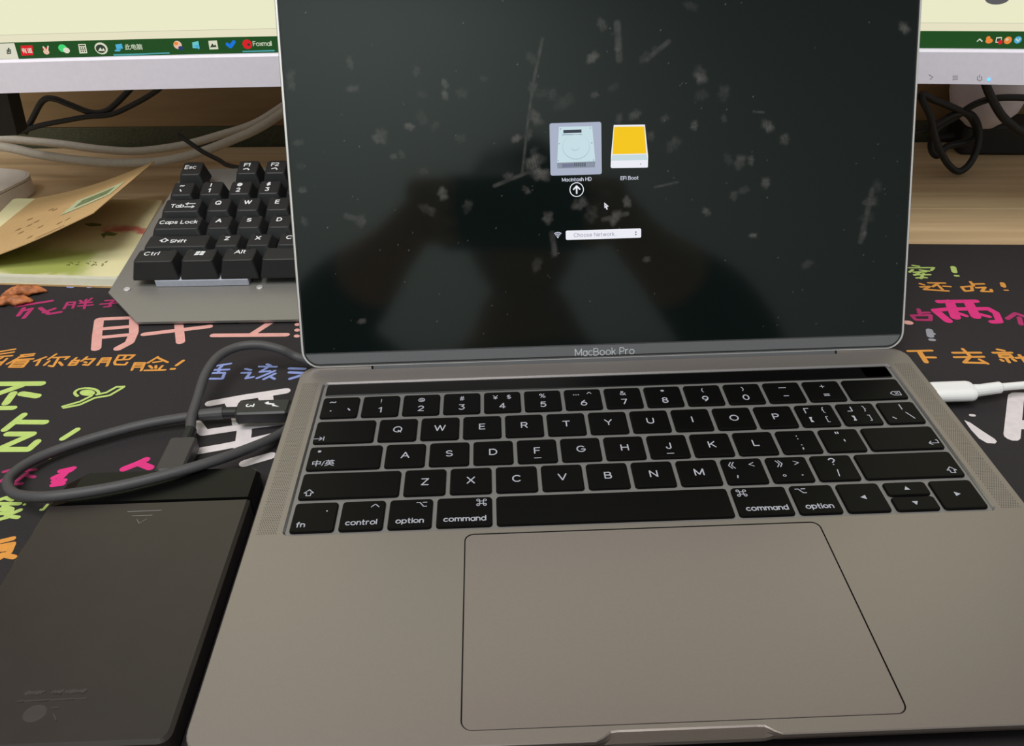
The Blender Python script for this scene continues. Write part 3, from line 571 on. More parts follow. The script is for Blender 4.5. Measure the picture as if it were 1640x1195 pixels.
streaks = [((676, 98), (655, 200), 2.5), ((655, 200), (640, 300), 2.2), ((640, 300), (625, 440), 1.6), ((640, 435), (555, 470), 3), ((960, 473), (1018, 460), 1.2), ((995, 105), (940, 150), 4), ((830, 555), (890, 540), 4), ((1510, 480), (1480, 610), 5), ((865, 60), (870, 150), 6), ((180, 545), (225, 560), 5), ((1210, 282), (1235, 284), 1.2), ((700, 590), (708, 640), 5)]
def z8(x, y): return lidp(440 + x * .634, y * .634)
spots = [(z8(x, y), r * .634 / 3.3, random.choice((.2, .3, .4, .5, .7, .8))) for x, y, r in sm]
STK = [(Vector(z8(*a)), Vector(z8(*b)), w * .634 / 3.3) for a, b, w in streaks]
nx, ny = 640, 420; GX0, GX1, GY0, GY1 = -HX + 2.1, HX - 2.1, GB + 0.1, ST - 2.1
vals = [0.0] * ((nx + 1) * (ny + 1)); dx = (GX1 - GX0) / nx; dy = (GY1 - GY0) / ny
def ss(t): t = max(0, min(1, t)); return t * t * (3 - 2 * t)
for (cx, cy), r, a in spots:
    ph = random.uniform(0, 6.3); el = random.uniform(.75, 1.25)
    for i in range(int((cx - 2.4 * r - GX0) / dx), int((cx + 2.4 * r - GX0) / dx) + 2):
        for j in range(int((cy - 2 * r - GY0) / dy), int((cy + 2 * r - GY0) / dy) + 2):
            if 0 <= i <= nx and 0 <= j <= ny:
                X = GX0 + i * dx - cx; Y = (GY0 + j * dy - cy)
                u_ = X * math.cos(ph) + Y * math.sin(ph); v_ = (-X * math.sin(ph) + Y * math.cos(ph)) * el
                d = math.hypot(u_, v_) / (r * (1 + .22 * math.sin(2 * math.atan2(v_, u_) + ph) + .12 * math.sin(5 * math.atan2(v_, u_) + 2 * ph)))
                q = a * ss((1.45 - d) / 1.0) * (0.8 + 0.2 * math.sin(u_ * 9))
                k = j * (nx + 1) + i; vals[k] = max(vals[k], q)
for A, B, w in STK:
    lo_x, hi_x = min(A.x, B.x) - 3 * w - 1, max(A.x, B.x) + 3 * w + 1; lo_y, hi_y = min(A.y, B.y) - 3 * w - 1, max(A.y, B.y) + 3 * w + 1
    for i in range(max(0, int((lo_x - GX0) / dx)), min(nx, int((hi_x - GX0) / dx) + 1) + 1):
        for j in range(max(0, int((lo_y - GY0) / dy)), min(ny, int((hi_y - GY0) / dy) + 1) + 1):
            P = Vector((GX0 + i * dx, GY0 + j * dy)); tt = max(0, min(1, (P - A).dot(B - A) / (B - A).length_squared))
            d = (P - A - (B - A) * tt).length; q = 0.4 * ss((1.6 * w + .4 - d) / (w + .4))
            k = j * (nx + 1) + i; vals[k] = max(vals[k], q)
for _ in range(120):                             # dust specks
    vals[random.randrange(len(vals))] = random.uniform(.5, 1.6)
g = G()
g.v = [(GX0 + i * dx, GY0 + j * dy, -0.05) for j in range(ny + 1) for i in range(nx + 1)]
g.f = [(j * (nx + 1) + i, j * (nx + 1) + i + 1, (j + 1) * (nx + 1) + i + 1, (j + 1) * (nx + 1) + i) for j in range(ny) for i in range(nx)]; g.m = []
mg = bpy.data.materials.new('screen_glass'); mg.use_nodes = True; nt = mg.node_tree; b = nt.nodes['Principled BSDF']
b.inputs['Roughness'].default_value = 0.05; b.inputs['Specular IOR Level'].default_value = 0.5
at = nt.nodes.new('ShaderNodeAttribute'); at.attribute_name = 'smudge'
tc = nt.nodes.new('ShaderNodeTexCoord'); nz = nt.nodes.new('ShaderNodeTexNoise'); nz.inputs['Scale'].default_value = 190; nz.inputs['Detail'].default_value = 8; nz.inputs['Roughness'].default_value = .7
nt.links.new(tc.outputs['Object'], nz.inputs['Vector'])
mr = nt.nodes.new('ShaderNodeMapRange'); mr.inputs['From Min'].default_value = .3; mr.inputs['From Max'].default_value = .75; mr.inputs['To Min'].default_value = 0.15; mr.inputs['To Max'].default_value = 1.3
nt.links.new(nz.outputs['Fac'], mr.inputs['Value'])
mu = nt.nodes.new('ShaderNodeMath'); mu.operation = 'MULTIPLY'; nt.links.new(at.outputs['Fac'], mu.inputs[0]); nt.links.new(mr.outputs['Result'], mu.inputs[1])
mx = nt.nodes.new('ShaderNodeMix'); mx.data_type = 'RGBA'; mx.inputs[6].default_value = (0.004, 0.0075, 0.007, 1); mx.inputs[7].default_value = (0.125, 0.116, 0.112, 1)
nt.links.new(mu.outputs[0], mx.inputs[0]); nt.links.new(mx.outputs[2], b.inputs['Base Color'])
ra = nt.nodes.new('ShaderNodeMapRange'); ra.inputs['To Min'].default_value = 0.08; ra.inputs['To Max'].default_value = 0.35; nt.links.new(mu.outputs[0], ra.inputs['Value']); nt.links.new(ra.outputs['Result'], b.inputs['Roughness'])
scr = lidpart('screen', g, mg, lid, label='glossy black screen smeared with finger marks')
atr = scr.data.attributes.new('smudge', 'FLOAT', 'POINT'); atr.data.foreach_set('value', vals)
# what the screen shows
E = lambda n, c, s=0.9: mat('lit_' + n, c, 0.4, vary=0.0, emit=s)
E_tile = E('tile', rgb(176, 184, 206)); E_disk = E('disk', rgb(206, 230, 238)); E_ring = E('ring', rgb(182, 205, 218)); E_dark = E('dark', rgb(58, 66, 78)); E_mid = E('mid', rgb(140, 150, 165))
E_yel = E('yellow', rgb(255, 206, 22)); E_wht = E('white', rgb(246, 247, 255)); E_pale = E('pale', rgb(205, 226, 232)); E_txt = E('text', rgb(215, 218, 235)); E_grey = E('grey', rgb(120, 124, 150))
Z7 = lambda x, y: lidp(840 + x * .20084, 170 + y * .20084)
def quad7(g, pts, z, m): 
    q = [Z7(*p) for p in pts]
    ar = sum(a[0] * b[1] - b[0] * a[1] for a, b in zip(q, q[1:] + q[:1]))
    if ar < 0: q.reverse()
    poly(g, q, z, m)
EM = [E_tile, E_disk, E_ring, E_dark, E_mid, E_yel, E_wht, E_pale, E_txt, E_grey]
x0, y0 = Z7(208, 555); x1, y1 = Z7(612, 125)
g = G(); poly(g, rrect(x0, x1, y0, y1, 1.0, 5), 0.0, 0)
quad7(g, [(275, 165), (540, 160), (565, 440), (260, 452)], .01, 1)
quad7(g, [(260, 452), (565, 440), (562, 488), (262, 498)], .01, 4)
quad7(g, [(300, 460), (395, 456), (395, 485), (300, 490)], .02, 9)
for k in range(6): quad7(g, [(398 + k * 16, 452), (406 + k * 16, 452), (406 + k * 16, 482), (398 + k * 16, 482)], .02, 3)
quad7(g, [(310, 190), (455, 186), (455, 212), (310, 217)], .02, 3)
quad7(g, [(300, 226), (458, 222), (458, 228), (300, 232)], .02, 4)
c = Z7(412, 325); disc(g, c[0], c[1], 6.6, 6.0, .015, 2, 28); disc(g, c[0], c[1] + .2, 6.4, 5.7, .02, 1, 28)
c = Z7(404, 330); disc(g, c[0], c[1], 2.0, 1.5, .025, 2, 20); disc(g, c[0], c[1] + .25, 1.9, 1.3, .03, 1, 20)
for q in ((288, 182), (525, 175), (277, 300), (537, 293), (268, 436), (551, 430)): c = Z7(*q); disc(g, c[0], c[1], .3, .3, .03, 4, 8)
lidpart('disk_icon', g, None, scr, mats=EM)
g = G(); quad7(g, [(712, 150), (960, 147), (986, 400), (984, 486), (976, 490), (696, 494), (687, 486), (690, 395)], 0, 6)
quad7(g, [(715, 165), (955, 162), (972, 378), (702, 384)], .01, 5); quad7(g, [(700, 390), (974, 384), (982, 428), (692, 436)], .01, 7)
c = Z7(926, 462); disc(g, c[0], c[1], .3, .3, .02, 4, 8)
lidpart('boot_disk_icon', g, None, scr, mats=EM)
g = G(); stext(g, 'Macintosh HD', *Z7(417, 584), 1.55, .27, .0, 8); stext(g, 'EFI Boot', *Z7(838, 573), 1.55, .27, .0, 8)
lidpart('screen_caption', g, None, scr, mats=EM)
g = G(); c = Z7(416, 666)
ribbon(g, [(c[0] + 3.3 * math.cos(k * .2618), c[1] + 3.3 * math.sin(k * .2618)) for k in range(25)], .4, 0, 6)
ribbon(g, [(c[0], c[1] - 1.7), (c[0], c[1] + 1.5)], .75, 0.01, 6); ribbon(g, [(c[0] - 1.5, c[1] + .2), (c[0], c[1] + 1.7), (c[0] + 1.5, c[1] + .2)], .7, 0.01, 6)
lidpart('arrow_button', g, None, scr, mats=EM)
g = G(); quad7(g, [(636, 768), (672, 800), (657, 803), (664, 824), (655, 827), (647, 807), (638, 815)], 0, 6); quad7(g, [(643, 786), (656, 797), (645, 800)], .01, 3)
lidpart('mouse_pointer', g, None, scr, mats=EM)
g = G(); x0, y0 = Z7(330, 1068); x1, y1 = Z7(930, 975); poly(g, rrect(x0, x1, y0, y1, .7, 4), 0, 6)
stext(g, 'Choose Network...', *Z7(565, 1024), 1.75, .2, .02, 9)
for sgn in (1, -1):
    c = Z7(888, 1014 - sgn * 11); g.add([(c[0] - .5, c[1] - sgn * .35, .02), (c[0] + .5, c[1] - sgn * .35, .02), (c[0], c[1] + sgn * .4, .02)], [(0, 1, 2) if sgn > 0 else (0, 2, 1)], 3)
lidpart('network_menu', g, None, scr, mats=EM)
g = G(); c = Z7(266, 1048)
for r in (.9, 1.7, 2.5): ribbon(g, [(c[0] + r * math.cos(a), c[1] + r * math.sin(a)) for a in [math.radians(50 + k * 10) for k in range(9)]], .42, 0, 8)
disc(g, c[0], c[1] + .1, .4, .4, 0, 8)
lidpart('wireless_icon', g, None, scr, mats=EM)

# ------------------------------------------------------------------ monitor behind
MR = 3650.0
MOM = Matrix.Translation((0, 262.9, 0)) @ Matrix.Rotation(math.radians(-5.08), 4, 'Z')
MI = MOM.inverted()
def mon_xh(px, py):
    y = 0.0
    for _ in range(8):
        r = MI.to_3x3() @ ray(px, py); o = MI @ CC; P = o + r * ((y - o.y) / r.y); y = -P.x ** 2 / (2 * MR)
    return P.x, P.z
def mp(x, z, off=0.0): return (x, -x * x / (2 * MR) - off, z)
mon = root('monitor', 'wide curved white monitor with lit cream screen behind the laptop', 'monitor', Matrix.Translation((0, 262.9, -13.2)))
def monpart(name, g, m, parent=None, mats=None, label=None, smooth=False):
    v = [MOM @ Vector(q) for q in g.v]
    return part(name, v, g.f, m, parent or mon, world=True, mats=mats, fm=g.m if mats else None, label=label, smooth=smooth)
X0, X1, ZB, ZC, ZT = -448.0, 372.0, 112.0, 93.0, 455.0
NS = 40
def band(g, xa, xb, za, zb, off, m=0, n=NS):
    for i in range(n):
        a = xa + (xb - xa) * i / n; b = xa + (xb - xa) * (i + 1) / n
        g.add([mp(a, za, off), mp(b, za, off), mp(b, zb, off), mp(a, zb, off)], [(0, 1, 2, 3)], m)
def beam(g, xa, xb, prof, n=NS, m=0):        # sweep a (depth offset, z) profile along the curve
    k = len(prof); base = len(g.v)
    for i in range(n + 1):
        x = xa + (xb - xa) * i / n
        g.v += [mp(x, z, o) for o, z in prof]
    for i in range(n):
        for j in range(k):
            j2 = (j + 1) % k; g.f.append((base + i * k + j, base + i * k + j2, base + (i + 1) * k + j2, base + (i + 1) * k + j)); g.m.append(m)
    g.f.append(tuple(base + j for j in reversed(range(k)))); g.f.append(tuple(base + n * k + j for j in range(k))); g.m += [m, m]
g = G(); beam(g, X0, X1, [(3.0, ZC), (3.0, ZB - 1.0), (1.6, ZB + 0.3), (-12, ZB + .3), (-20, ZC + 2), (-18, ZC)][::-1])
mch = monpart('lower_bezel', g, M_white, label='white lower bezel of the monitor')
g = G(); beam(g, X0, X1, [(-2.0, ZB), (-2.0, ZT), (-14, ZT), (-40, ZT - 90), (-40, ZB + 60), (-14, ZB)][::-1])
monpart('back_shell', g, M_white)
g = G(); beam(g, X0, X1, [(1.5, ZT), (1.5, ZT + 7), (-14, ZT + 7), (-14, ZT)][::-1]); monpart('upper_bezel', g, M_white)
for xa in (X0 - 7, X1):
    g = G(); beam(g, xa, xa + 7, [(1.5, ZC), (1.5, ZT + 7), (-14, ZT + 7), (-14, ZC)][::-1], 1); monpart('side_bezel', g, M_white)
E_cream = mat('screen_cream', rgb(239, 238, 204), 0.3, vary=0.01, scale=6, emit=0.95); E_cream2 = mat('screen_cream_strip', rgb(236, 231, 200), 0.3, vary=0.0, emit=0.93)
E_bar = mat('screen_taskbar', rgb(30, 78, 32), 0.3, vary=0.0, emit=0.9)
tbt = [mon_xh(220, 62.5)[1], mon_xh(1560, 51)[1]]; TZ = sum(tbt) / 2
g = G(); band(g, X0, X1, ZB, ZT, -0.9)
ms = monpart('screen', g, E_cream, label='lit cream coloured screen')
g = G(); band(g, X0, X1, TZ, TZ + 4.2, -0.8); monpart('window_footer', g, E_cream2, ms)
g = G(); band(g, X0, X1, TZ + 4.2, TZ + 4.5, -0.78); monpart('footer_line', g, mat('screen_line', rgb(205, 203, 175), 0.3, vary=0, emit=.9), ms)
g = G(); band(g, X0, X1, ZB + .1, TZ, -0.7); bar = monpart('taskbar', g, E_bar, ms, label='dark green taskbar')
IC = {'red': rgb(226, 28, 40), 'orange': rgb(240, 140, 60), 'green': rgb(70, 220, 120), 'cream': rgb(225, 225, 200), 'dark': rgb(45, 62, 50), 'cyan': rgb(80, 180, 220), 'blue': rgb(20, 120, 225), 'teal': rgb(110, 205, 205), 'line': rgb(80, 165, 170), 'pale': rgb(228, 226, 205), 'text': rgb(205, 215, 190), 'navy': rgb(40, 60, 120), 'peach': rgb(238, 196, 170)}
IN = list(IC); IMT = [mat('icon_' + k, c, 0.3, vary=0, emit=.9) for k, c in IC.items()]
def ipt(px, py): return mon_xh(px, py)
def icon(name, shapes):
    g = G(); k = 0
    for sh in shapes:
        g2 = G(); mi = IN.index(sh[1])
        if sh[0] == 'p':
            q = [ipt(*p) for p in sh[2]]
            if sum(a[0] * b[1] - b[0] * a[1] for a, b in zip(q, q[1:] + q[:1])) < 0: q.reverse()
            poly(g2, q, 0, mi)
        elif sh[0] == 'd': c = ipt(*sh[2]); disc(g2, c[0], c[1], sh[3], sh[4], 0, mi, 14)
        elif sh[0] == 's': ribbon(g2, [ipt(*p) for p in sh[2]], sh[3], 0, mi, 8)
        elif sh[0] == 't': c = ipt(*sh[2]); (stext(g2, sh[3], c[0], c[1], sh[4] * .66, .42, 0, mi, gap=.2) if sh[3].isascii() else text(g2, sh[3], c[0], c[1], sh[4], 0, mi, bold=.05))
        g2.v = [mp(v[0], v[1], -0.6 + 0.03 * k + v[2]) for v in g2.v]; g.add(g2.v, g2.f, 0); g.m = g.m[:-len(g2.f)] + g2.m; k += 1
    monpart(name, g, None, bar, mats=IMT)
a1 = lambda x, y: (x * .2805, y * .2805)
R_ = lambda x0, y0, x1, y1: [a1(x0, y0), a1(x1, y0), a1(x1, y1), a1(x0, y1)]
icon('search_box', [('p', 'pale', [a1(-260, 256), a1(78, 248), a1(104, 337), a1(-260, 343)]), ('s', 'dark', [a1(38, 285), a1(40, 308), a1(58, 306), a1(56, 285)], .6), ('s', 'dark', [a1(47, 278), a1(48, 298)], .9)])
icon('dictionary_icon', [('p', 'red', [a1(114, 262), a1(182, 260), a1(188, 316), a1(120, 320)]), ('t', 'pale', a1(151, 290), '\u6709\u9053', 3.2)])
icon('hand_icon', [('p', 'red', [a1(240, 275), a1(272, 270), a1(275, 295), a1(245, 300)]), ('s', 'cream', [a1(245, 270), a1(256, 285)], 1.0), ('d', 'peach', a1(262, 298), 1.8, 1.5), ('s', 'cream', [a1(272, 265), a1(268, 290)], .8)])
icon('chat_icon', [('d', 'green', a1(355, 277), 2.6, 2.3), ('d', 'pale', a1(377, 289), 2.0, 1.7)])
icon('calculator_icon', [('p', 'cream', [a1(443, 253), a1(486, 252), a1(496, 305), a1(452, 307)])] + [('d', 'dark', a1(457 + 12 * i + 3 * j, 275 + 10 * j), .45, .4) for i in range(3) for j in range(3)] + [('p', 'dark', [a1(450, 258), a1(483, 257), a1(484, 264), a1(452, 265)])])
icon('round_app_icon', [('d', 'cream', a1(575, 278), 3.9, 3.5), ('d', 'dark', a1(573, 280), 3.0, 2.5), ('p', 'cream', [a1(558, 292), a1(570, 272), a1(580, 286), a1(588, 275), a1(598, 292)])])
icon('computer_button', [('p', 'cyan', [a1(655, 256), a1(692, 250), a1(700, 278), a1(664, 284)]), ('p', 'cyan', [a1(655, 285), a1(690, 283), a1(680, 295), a1(652, 294)]), ('t', 'text', a1(760, 269), '\u6b64\u7535\u8111', 3.6), ('p', 'line', [a1(644, 311), a1(965, 300), a1(968, 308), a1(648, 320)])])
icon('face_icon', [('d', 'peach', a1(1012, 258), 2.5, 2.4), ('d', 'orange', a1(1003, 250), 1.3, 1.0), ('d', 'navy', a1(1030, 276), 1.5, 1.2)])
icon('notes_icon', [('p', 'teal', [a1(1095, 243), a1(1130, 236), a1(1138, 278), a1(1098, 276)]), ('p', 'cyan', [a1(1100, 262), a1(1132, 256), a1(1136, 284)])])
icon('picture_icon', [('p', 'cream', [a1(1187, 235), a1(1236, 232), a1(1245, 282), a1(1195, 284)]), ('p', 'dark', [a1(1198, 272), a1(1210, 248), a1(1220, 262), a1(1226, 254), a1(1236, 270)])])
icon('tick_icon', [('s', 'blue', [a1(1296, 254), a1(1314, 268), a1(1334, 240)], 2.1)])
icon('mail_button', [('d', 'red', a1(1410, 254), 2.9, 2.8), ('d', 'dark', a1(1418, 256), 1.0, .8), ('t', 'text', a1(1496, 250), 'Foxmail', 3.7), ('p', 'line', [a1(1382, 292), a1(1566, 286), a1(1568, 294), a1(1384, 300)])])
b5 = lambda x, y: (1420 + x * .3349, y * .3349)
icon('tray_arrow', [('s', 'text', [b5(436, 198), b5(447, 188), b5(458, 198)], .7)])
icon('tray_figure_icon', [('d', 'orange', b5(492, 197), 2.0, 1.4), ('d', 'orange', b5(488, 184), 1.2, 1.2)])
icon('tray_card_icon', [('p', 'cream', [b5(526, 180), b5(554, 178), b5(550, 205), b5(522, 206)]), ('p', 'dark', [b5(530, 185), b5(550, 183), b5(547, 200), b5(527, 201)]), ('d', 'red', b5(545, 203), 1.2, 1.2)])
icon('tray_ball_icon', [('d', 'orange', b5(582, 194), 2.1, 2.1), ('d', 'peach', b5(578, 190), .9, .8)])
icon('tray_shield_icon', [('d', 'cyan', b5(630, 192), 2.0, 2.0), ('s', 'cream', [b5(622, 188), b5(630, 198), b5(640, 186)], .6)])
g = G(); c = mon_xh(1598, -2); disc(g, c[0], c[1], 6.5, 3.2, 0, 0, 20); g.v = [mp(v[0], v[1], -0.6) for v in g.v]; monpart('grey_blob', g, mat('screen_grey', rgb(95, 95, 98), .3, vary=0, emit=.9), ms)
M_mark = mat('bezel_mark', rgb(170, 166, 178), .5)
def mark(name, strokes, m, w=.5):
    g = G()
    for st in strokes: ribbon(g, [mon_xh(*b5(*p)) for p in st], w, 0)
    g.v = [mp(v[0], v[1], 3.06) for v in g.v]; monpart(name, g, m, mch)
mark('button_mark', [[(195, 352), (212, 362), (200, 374)]], M_mark)
mark('button_mark', [[(308, 358), (330, 357)], [(308, 366), (330, 365)], [(308, 374), (330, 373)]], M_mark)
mark('button_mark', [[(426, 360), (424, 374), (436, 380), (446, 374), (444, 360)], [(435, 352), (435, 364)]], M_mark)
g = G(); c = mon_xh(*b5(479, 374)); tube(g, [mp(c[0], c[1], 2.6), mp(c[0], c[1], 3.3)], [1.0, .8], 10); monpart('power_light', g, mat('blue_led', rgb(60, 150, 255), .3, vary=0, emit=3.0), mch, label='small blue power light')
# stand: neck behind the screen and a black foot that shows at the left edge of the frame
g = G(); tube(g, [(-40, 95, -5), (-40, 95, 40), (-40, 60, 240), (-40, 44, 250)], [24, 22, 22, 22], 16); monpart('stand_neck', g, M_black)
g = G(); tube(g, [(-40, 95, -13.2), (-40, 95, -9), (-40, 95, -6)], [75, 75, 70], 40); monpart('stand_base', g, M_black)
g = G(); P = [on_y(-46, 122, 318), on_y(14, 120, 318), on_y(36, 211, 318), on_y(-46, 214, 318)]
loft(g, [[(p.x, p.y - 8, p.z) for p in P], [(p.x, p.y + 8, p.z) for p in P]][::-1])
part('mount_bracket', g.v, g.f, M_black, mon, world=True, label='black bracket hanging below the monitor')

# ------------------------------------------------------------------ mechanical keyboard
KM = Matrix.Translation((-269.2, 198.6, 14.3)) @ Matrix.Rotation(math.radians(-1.8), 4, 'Z') @ Matrix.Rotation(math.radians(10.0), 4, 'X')
kb = root('mechanical_keyboard', 'mechanical keyboard with tall black keycaps on a grey metal plate', 'keyboard', KM)
PZ = -15.0
g = G()
PX1 = 364
out = [(11, -40), (PX1, -40), (PX1, 130), (-6, 130), (-9, 100), (-14.5, -13.5)]
bend = -17.0
def plate_pt(x, y, z): return (x, y, z + (min(0, (y - bend)) * 0.02 if y < bend else 0))
prof = [(-41.2, 11.0), (-17.0, -11.2), (-13.5, -14.5), (40, -12.5), (100, -9.0), (130, -6)]
top = [plate_pt(x, y, PZ) for y, x in prof] + [plate_pt(PX1, y, PZ) for y, x in reversed(prof)]
bot = [(x, y, z - 1.6) for x, y, z in top]
n_ = len(prof)
g.v = top + bot; N2 = 2 * n_
for i in range(n_ - 1):
    g.f.append((i, N2 - 1 - i, N2 - 2 - i, i + 1)); g.f.append((N2 + i, N2 + i + 1, 2 * N2 - 2 - i, 2 * N2 - 1 - i))
for i in range(N2): g.f.append((N2 + i, N2 + (i + 1) % N2, (i + 1) % N2, i)[::-1])
bm = bmesh.new(); me = to_mesh('p', g.v, g.f, M_plate); bm.from_mesh(me); bmesh.ops.recalc_face_normals(bm, faces=bm.faces); bm.to_mesh(me); bm.free()
po = bpy.data.objects.new('top_plate', me); COL.objects.link(po); po.parent = kb; po['label'] = 'bare grey metal plate with angled corner'
g = G(); slab(g, -5, PX1 - 4, -12, 126, PZ - 7.0, PZ - 1.7, 4, 0.6, 3); part('under_case', g.v, g.f, M_black, kb)
for x in (20, 330):
    Mi = KM.inverted(); bx = KM @ Vector((x, 112, PZ - 6))
    g = G(); slab(g, bx.x - 8, bx.x + 8, bx.y - 4, bx.y + 4, -13.2, bx.z, 1.5, .4, 3); part('tilt_foot', g.v, g.f, M_black, kb, world=True)
for x in (20, 330):
    bx = KM @ Vector((x, -8, PZ - 6)); zt = max(bx.z, -10.2)
    g = G(); slab(g, bx.x - 10, bx.x + 10, bx.y - 3, bx.y + 3, -10.7, zt, 1.5, .2, 3); part('rubber_foot', g.v, g.f, M_black, kb, world=True)
kcap = {}
def mcap(wu, row):
    k = (wu, row)
    if k in kcap: return kcap[k]
    w = wu * U - 1.0; h = U - 1.0; bx, by = w / 2, h / 2
    tx = bx - 2.7; ty0, ty1 = -by + 3.4, by - 1.6            # top face is smaller and shifted back
    hz = {0: 1.5, 1: -1.2, 2: -0.6, 3: 0.4, 4: 1.2, 5: 2.6}[row]; tl = {0: 0.7, 1: 0.5, 2: 0.0, 3: -0.6, 4: -1.0, 5: -1.2}[row]
    g = G()
    b0 = rrect(-bx, bx, -by, by, 1.0, 3); b1 = rrect(-bx + .15, bx - .15, -by + .2, by - .1, 1.0, 3)
    t0 = rrect(-tx - .35, tx + .35, ty0 - .35, ty1 + .35, 1.8, 3); t1 = rrect(-tx + .3, tx - .3, ty0 + .3, ty1 - .3, 1.6, 3)
    def zz(y, a): return hz - 0.5 + a - tl * (y / by)
    t2 = rrect(-tx * .62, tx * .62, ty0 + .3, ty1 - .3, .3, 3)
    loft(g, [[(x, y, -9.8 if row == 0 else -8.6) for x, y in b0], [(x, y, -8.4 if row == 0 else -7.4) for x, y in b1], [(x, y, zz(y, -.35)) for x, y in t0], [(x, y, zz(y, 0)) for x, y in t1], [(x, y, zz(y, -.28)) for x, y in t2]])
    me = to_mesh('keycap', g.v, g.f, M_abs); kcap[k] = (me, hz, tl, by); return kcap[k]
def mkey(x, y, wu, row, items=(), vis=True):
    me, hz, tl, by = mcap(wu, row)
    o = inst('key', me, kb, (x * U, y * U, 0))
    if items:
        g = G()
        for it in items:
            if it[0] == 't': stext(g, it[1], it[2], it[3], it[4] * .7, .8 if len(it[1]) < 3 else .62)
            elif it[0] == 's': ribbon(g, it[1], it[2], 0, nd=6)
            elif it[0] == 'p': poly(g, it[1], 0)
        g.v = [(v[0], v[1], hz - .42 - tl * (v[1] / by) + v[2]) for v in g.v]
        part('legend', g.v, g.f, M_leg, o)
    return o
L2 = lambda c: [('t', c, -1.0, 2.6, 5.0)]
WIN = [('p', [(-2.8, 4.6), (-.3, 4.9), (-.5, 2.9), (-3.0, 2.6)]), ('p', [(.1, 4.9), (2.6, 4.6), (2.4, 2.6), (-.1, 2.9)]), ('p', [(-3.1, 2.2), (-.6, 2.5), (-.8, .5), (-3.3, .2)]), ('p', [(-.2, 2.5), (2.3, 2.2), (2.1, .2), (-.4, .5)])]
for q in WIN: q[1].reverse()
SHO = [(-2.6, 0), (0, 2.4), (2.6, 0), (1.2, 0), (1.2, -1.6), (-1.2, -1.6), (-1.2, 0), (-2.6, 0)]
def mrow(row, y, seq):
    x = 0
    for wu, it in seq:
        if it is not None: mkey(x + wu / 2, y, wu, row, it, x < 5)
        x += wu
mrow(0, 0, [(1.5, [('t', 'Ctrl', -3.0, 3.0, 5.2)]), (1.25, WIN), (1.25, [('t', 'Alt', 0, 3.4, 5.2)]), (6.25, []), (1.25, []), (1.25, []), (1.25, []), (1, [])])
mrow(1, 1, [(2.25, [shp(SHO, -8.5, 1.4, 1, .7), ('t', 'Shift', 0.5, .6, 4.6)])] + [(1, L2(c)) for c in 'ZXCVBNM'] + [(1, [])] * 3 + [(2.75, [])])
mrow(2, 2, [(1.75, [('t', 'Caps Lock', 0, 1.6, 4.8)])] + [(1, L2(c)) for c in 'ASDFGHJKL'] + [(1, [])] * 2 + [(2.25, [])])
mrow(3, 3, [(1.5, [('t', 'Tab', -3.0, 0, 4.8), ('s', [(2, 2), (8, 2)], .8), ('s', [(2, -1.2), (8, -1.2)], .8), ('s', [(3.4, 3.2), (2, 2), (3.4, .8)], .6), ('s', [(6.6, 0), (8, -1.2), (6.6, -2.4)], .6)])] + [(1, L2(c)) for c in 'QWERTYUIOP'] + [(1, [])] * 2 + [(1.5, [])])
D2 = lambda a, b_: [('t', a, -1.0, 4.0, 4.4), ('t', b_, -1.0, -1.6, 4.8)]
mrow(4, 4, [(1, [('t', '~', -1, 3.6, 5), ('s', [(-1.4, -.4), (-.4, -2.2)], .8)])] + [(1, D2(a, b_)) for a, b_ in zip('!@#$%^&*()', '1234567890')] + [(1, [])] * 2 + [(2, [])])
mkey(.5, 5.25, 1, 5, [('t', 'Esc', -1, 2.0, 5.0)])
for i, l in ((0, 'F1'), (1, 'F2')): mkey(2.5 + i, 5.25, 1, 5, [('t', l, -1, 3.4, 4.6), ('s', [(-2.4, -1.4), (0, -.6), (1.2, -2.2)], 1.0)])
for i in range(2, 4): mkey(2.5 + i, 5.25, 1, 5)
for i in range(4): mkey(7 + i, 5.25, 1, 5)
for i in range(4): mkey(11.5 + i, 5.25, 1, 5)
g = G(); slab(g, 13, 69, -9.2, -2.0, PZ + .1, PZ + 5.0, .8, .4, 3); part('light_strip', g.v, g.f, M_clear, kb, label='pale translucent strip under the front keys')
for (x, y) in ((-4, -11.0), (75.5, -11.3)):
    g = G(); tube(g, [(x, y, PZ), (x, y, PZ + .7), (x, y, PZ + 1.0)], [2.0, 2.0, 1.3], 12); part('screw', g.v, g.f, M_edge, kb)

# ------------------------------------------------------------------ notebook
nbp = [(-285, 210), (-297, 338), (-412, 350), (-402, 225)]
nb = root('notebook', 'open cream notebook with kraft cover lifted, left of the mechanical keyboard', 'notebook', Matrix.Translation((-350, 280, -11)))
def nquad(d, z, r=4.0):
    c = Vector((sum(p[0] for p in nbp) / 4, sum(p[1] for p in nbp) / 4)); o = []
    P = [Vector(p) for p in nbp]; P = [c + (p - c) * (1 - d / 70.0) for p in P]
    for i in range(4):
        a, b, e = P[i - 1], P[i], P[(i + 1) % 4]
        p1 = b + (a - b).normalized() * r; p2 = b + (e - b).normalized() * r
        for k in range(5):
            t_ = k / 4; q = p1 * (1 - t_) ** 2 + b * 2 * t_ * (1 - t_) + p2 * t_ ** 2; o.append((q.x, q.y, z))
    return o
g = G(); loft(g, [nquad(-.3, -10.95), nquad(-.3, -9.8)]); part('back_cover', g.v, g.f, M_kraft, nb, world=True)
mpg = bpy.data.materials.new('illustrated_page'); mpg.use_nodes = True; nt = mpg.node_tree; b = nt.nodes['Principled BSDF']; b.inputs['Roughness'].default_value = .8
tc = nt.nodes.new('ShaderNodeTexCoord'); sx = nt.nodes.new('ShaderNodeSeparateXYZ'); nt.links.new(tc.outputs['Object'], sx.inputs[0])
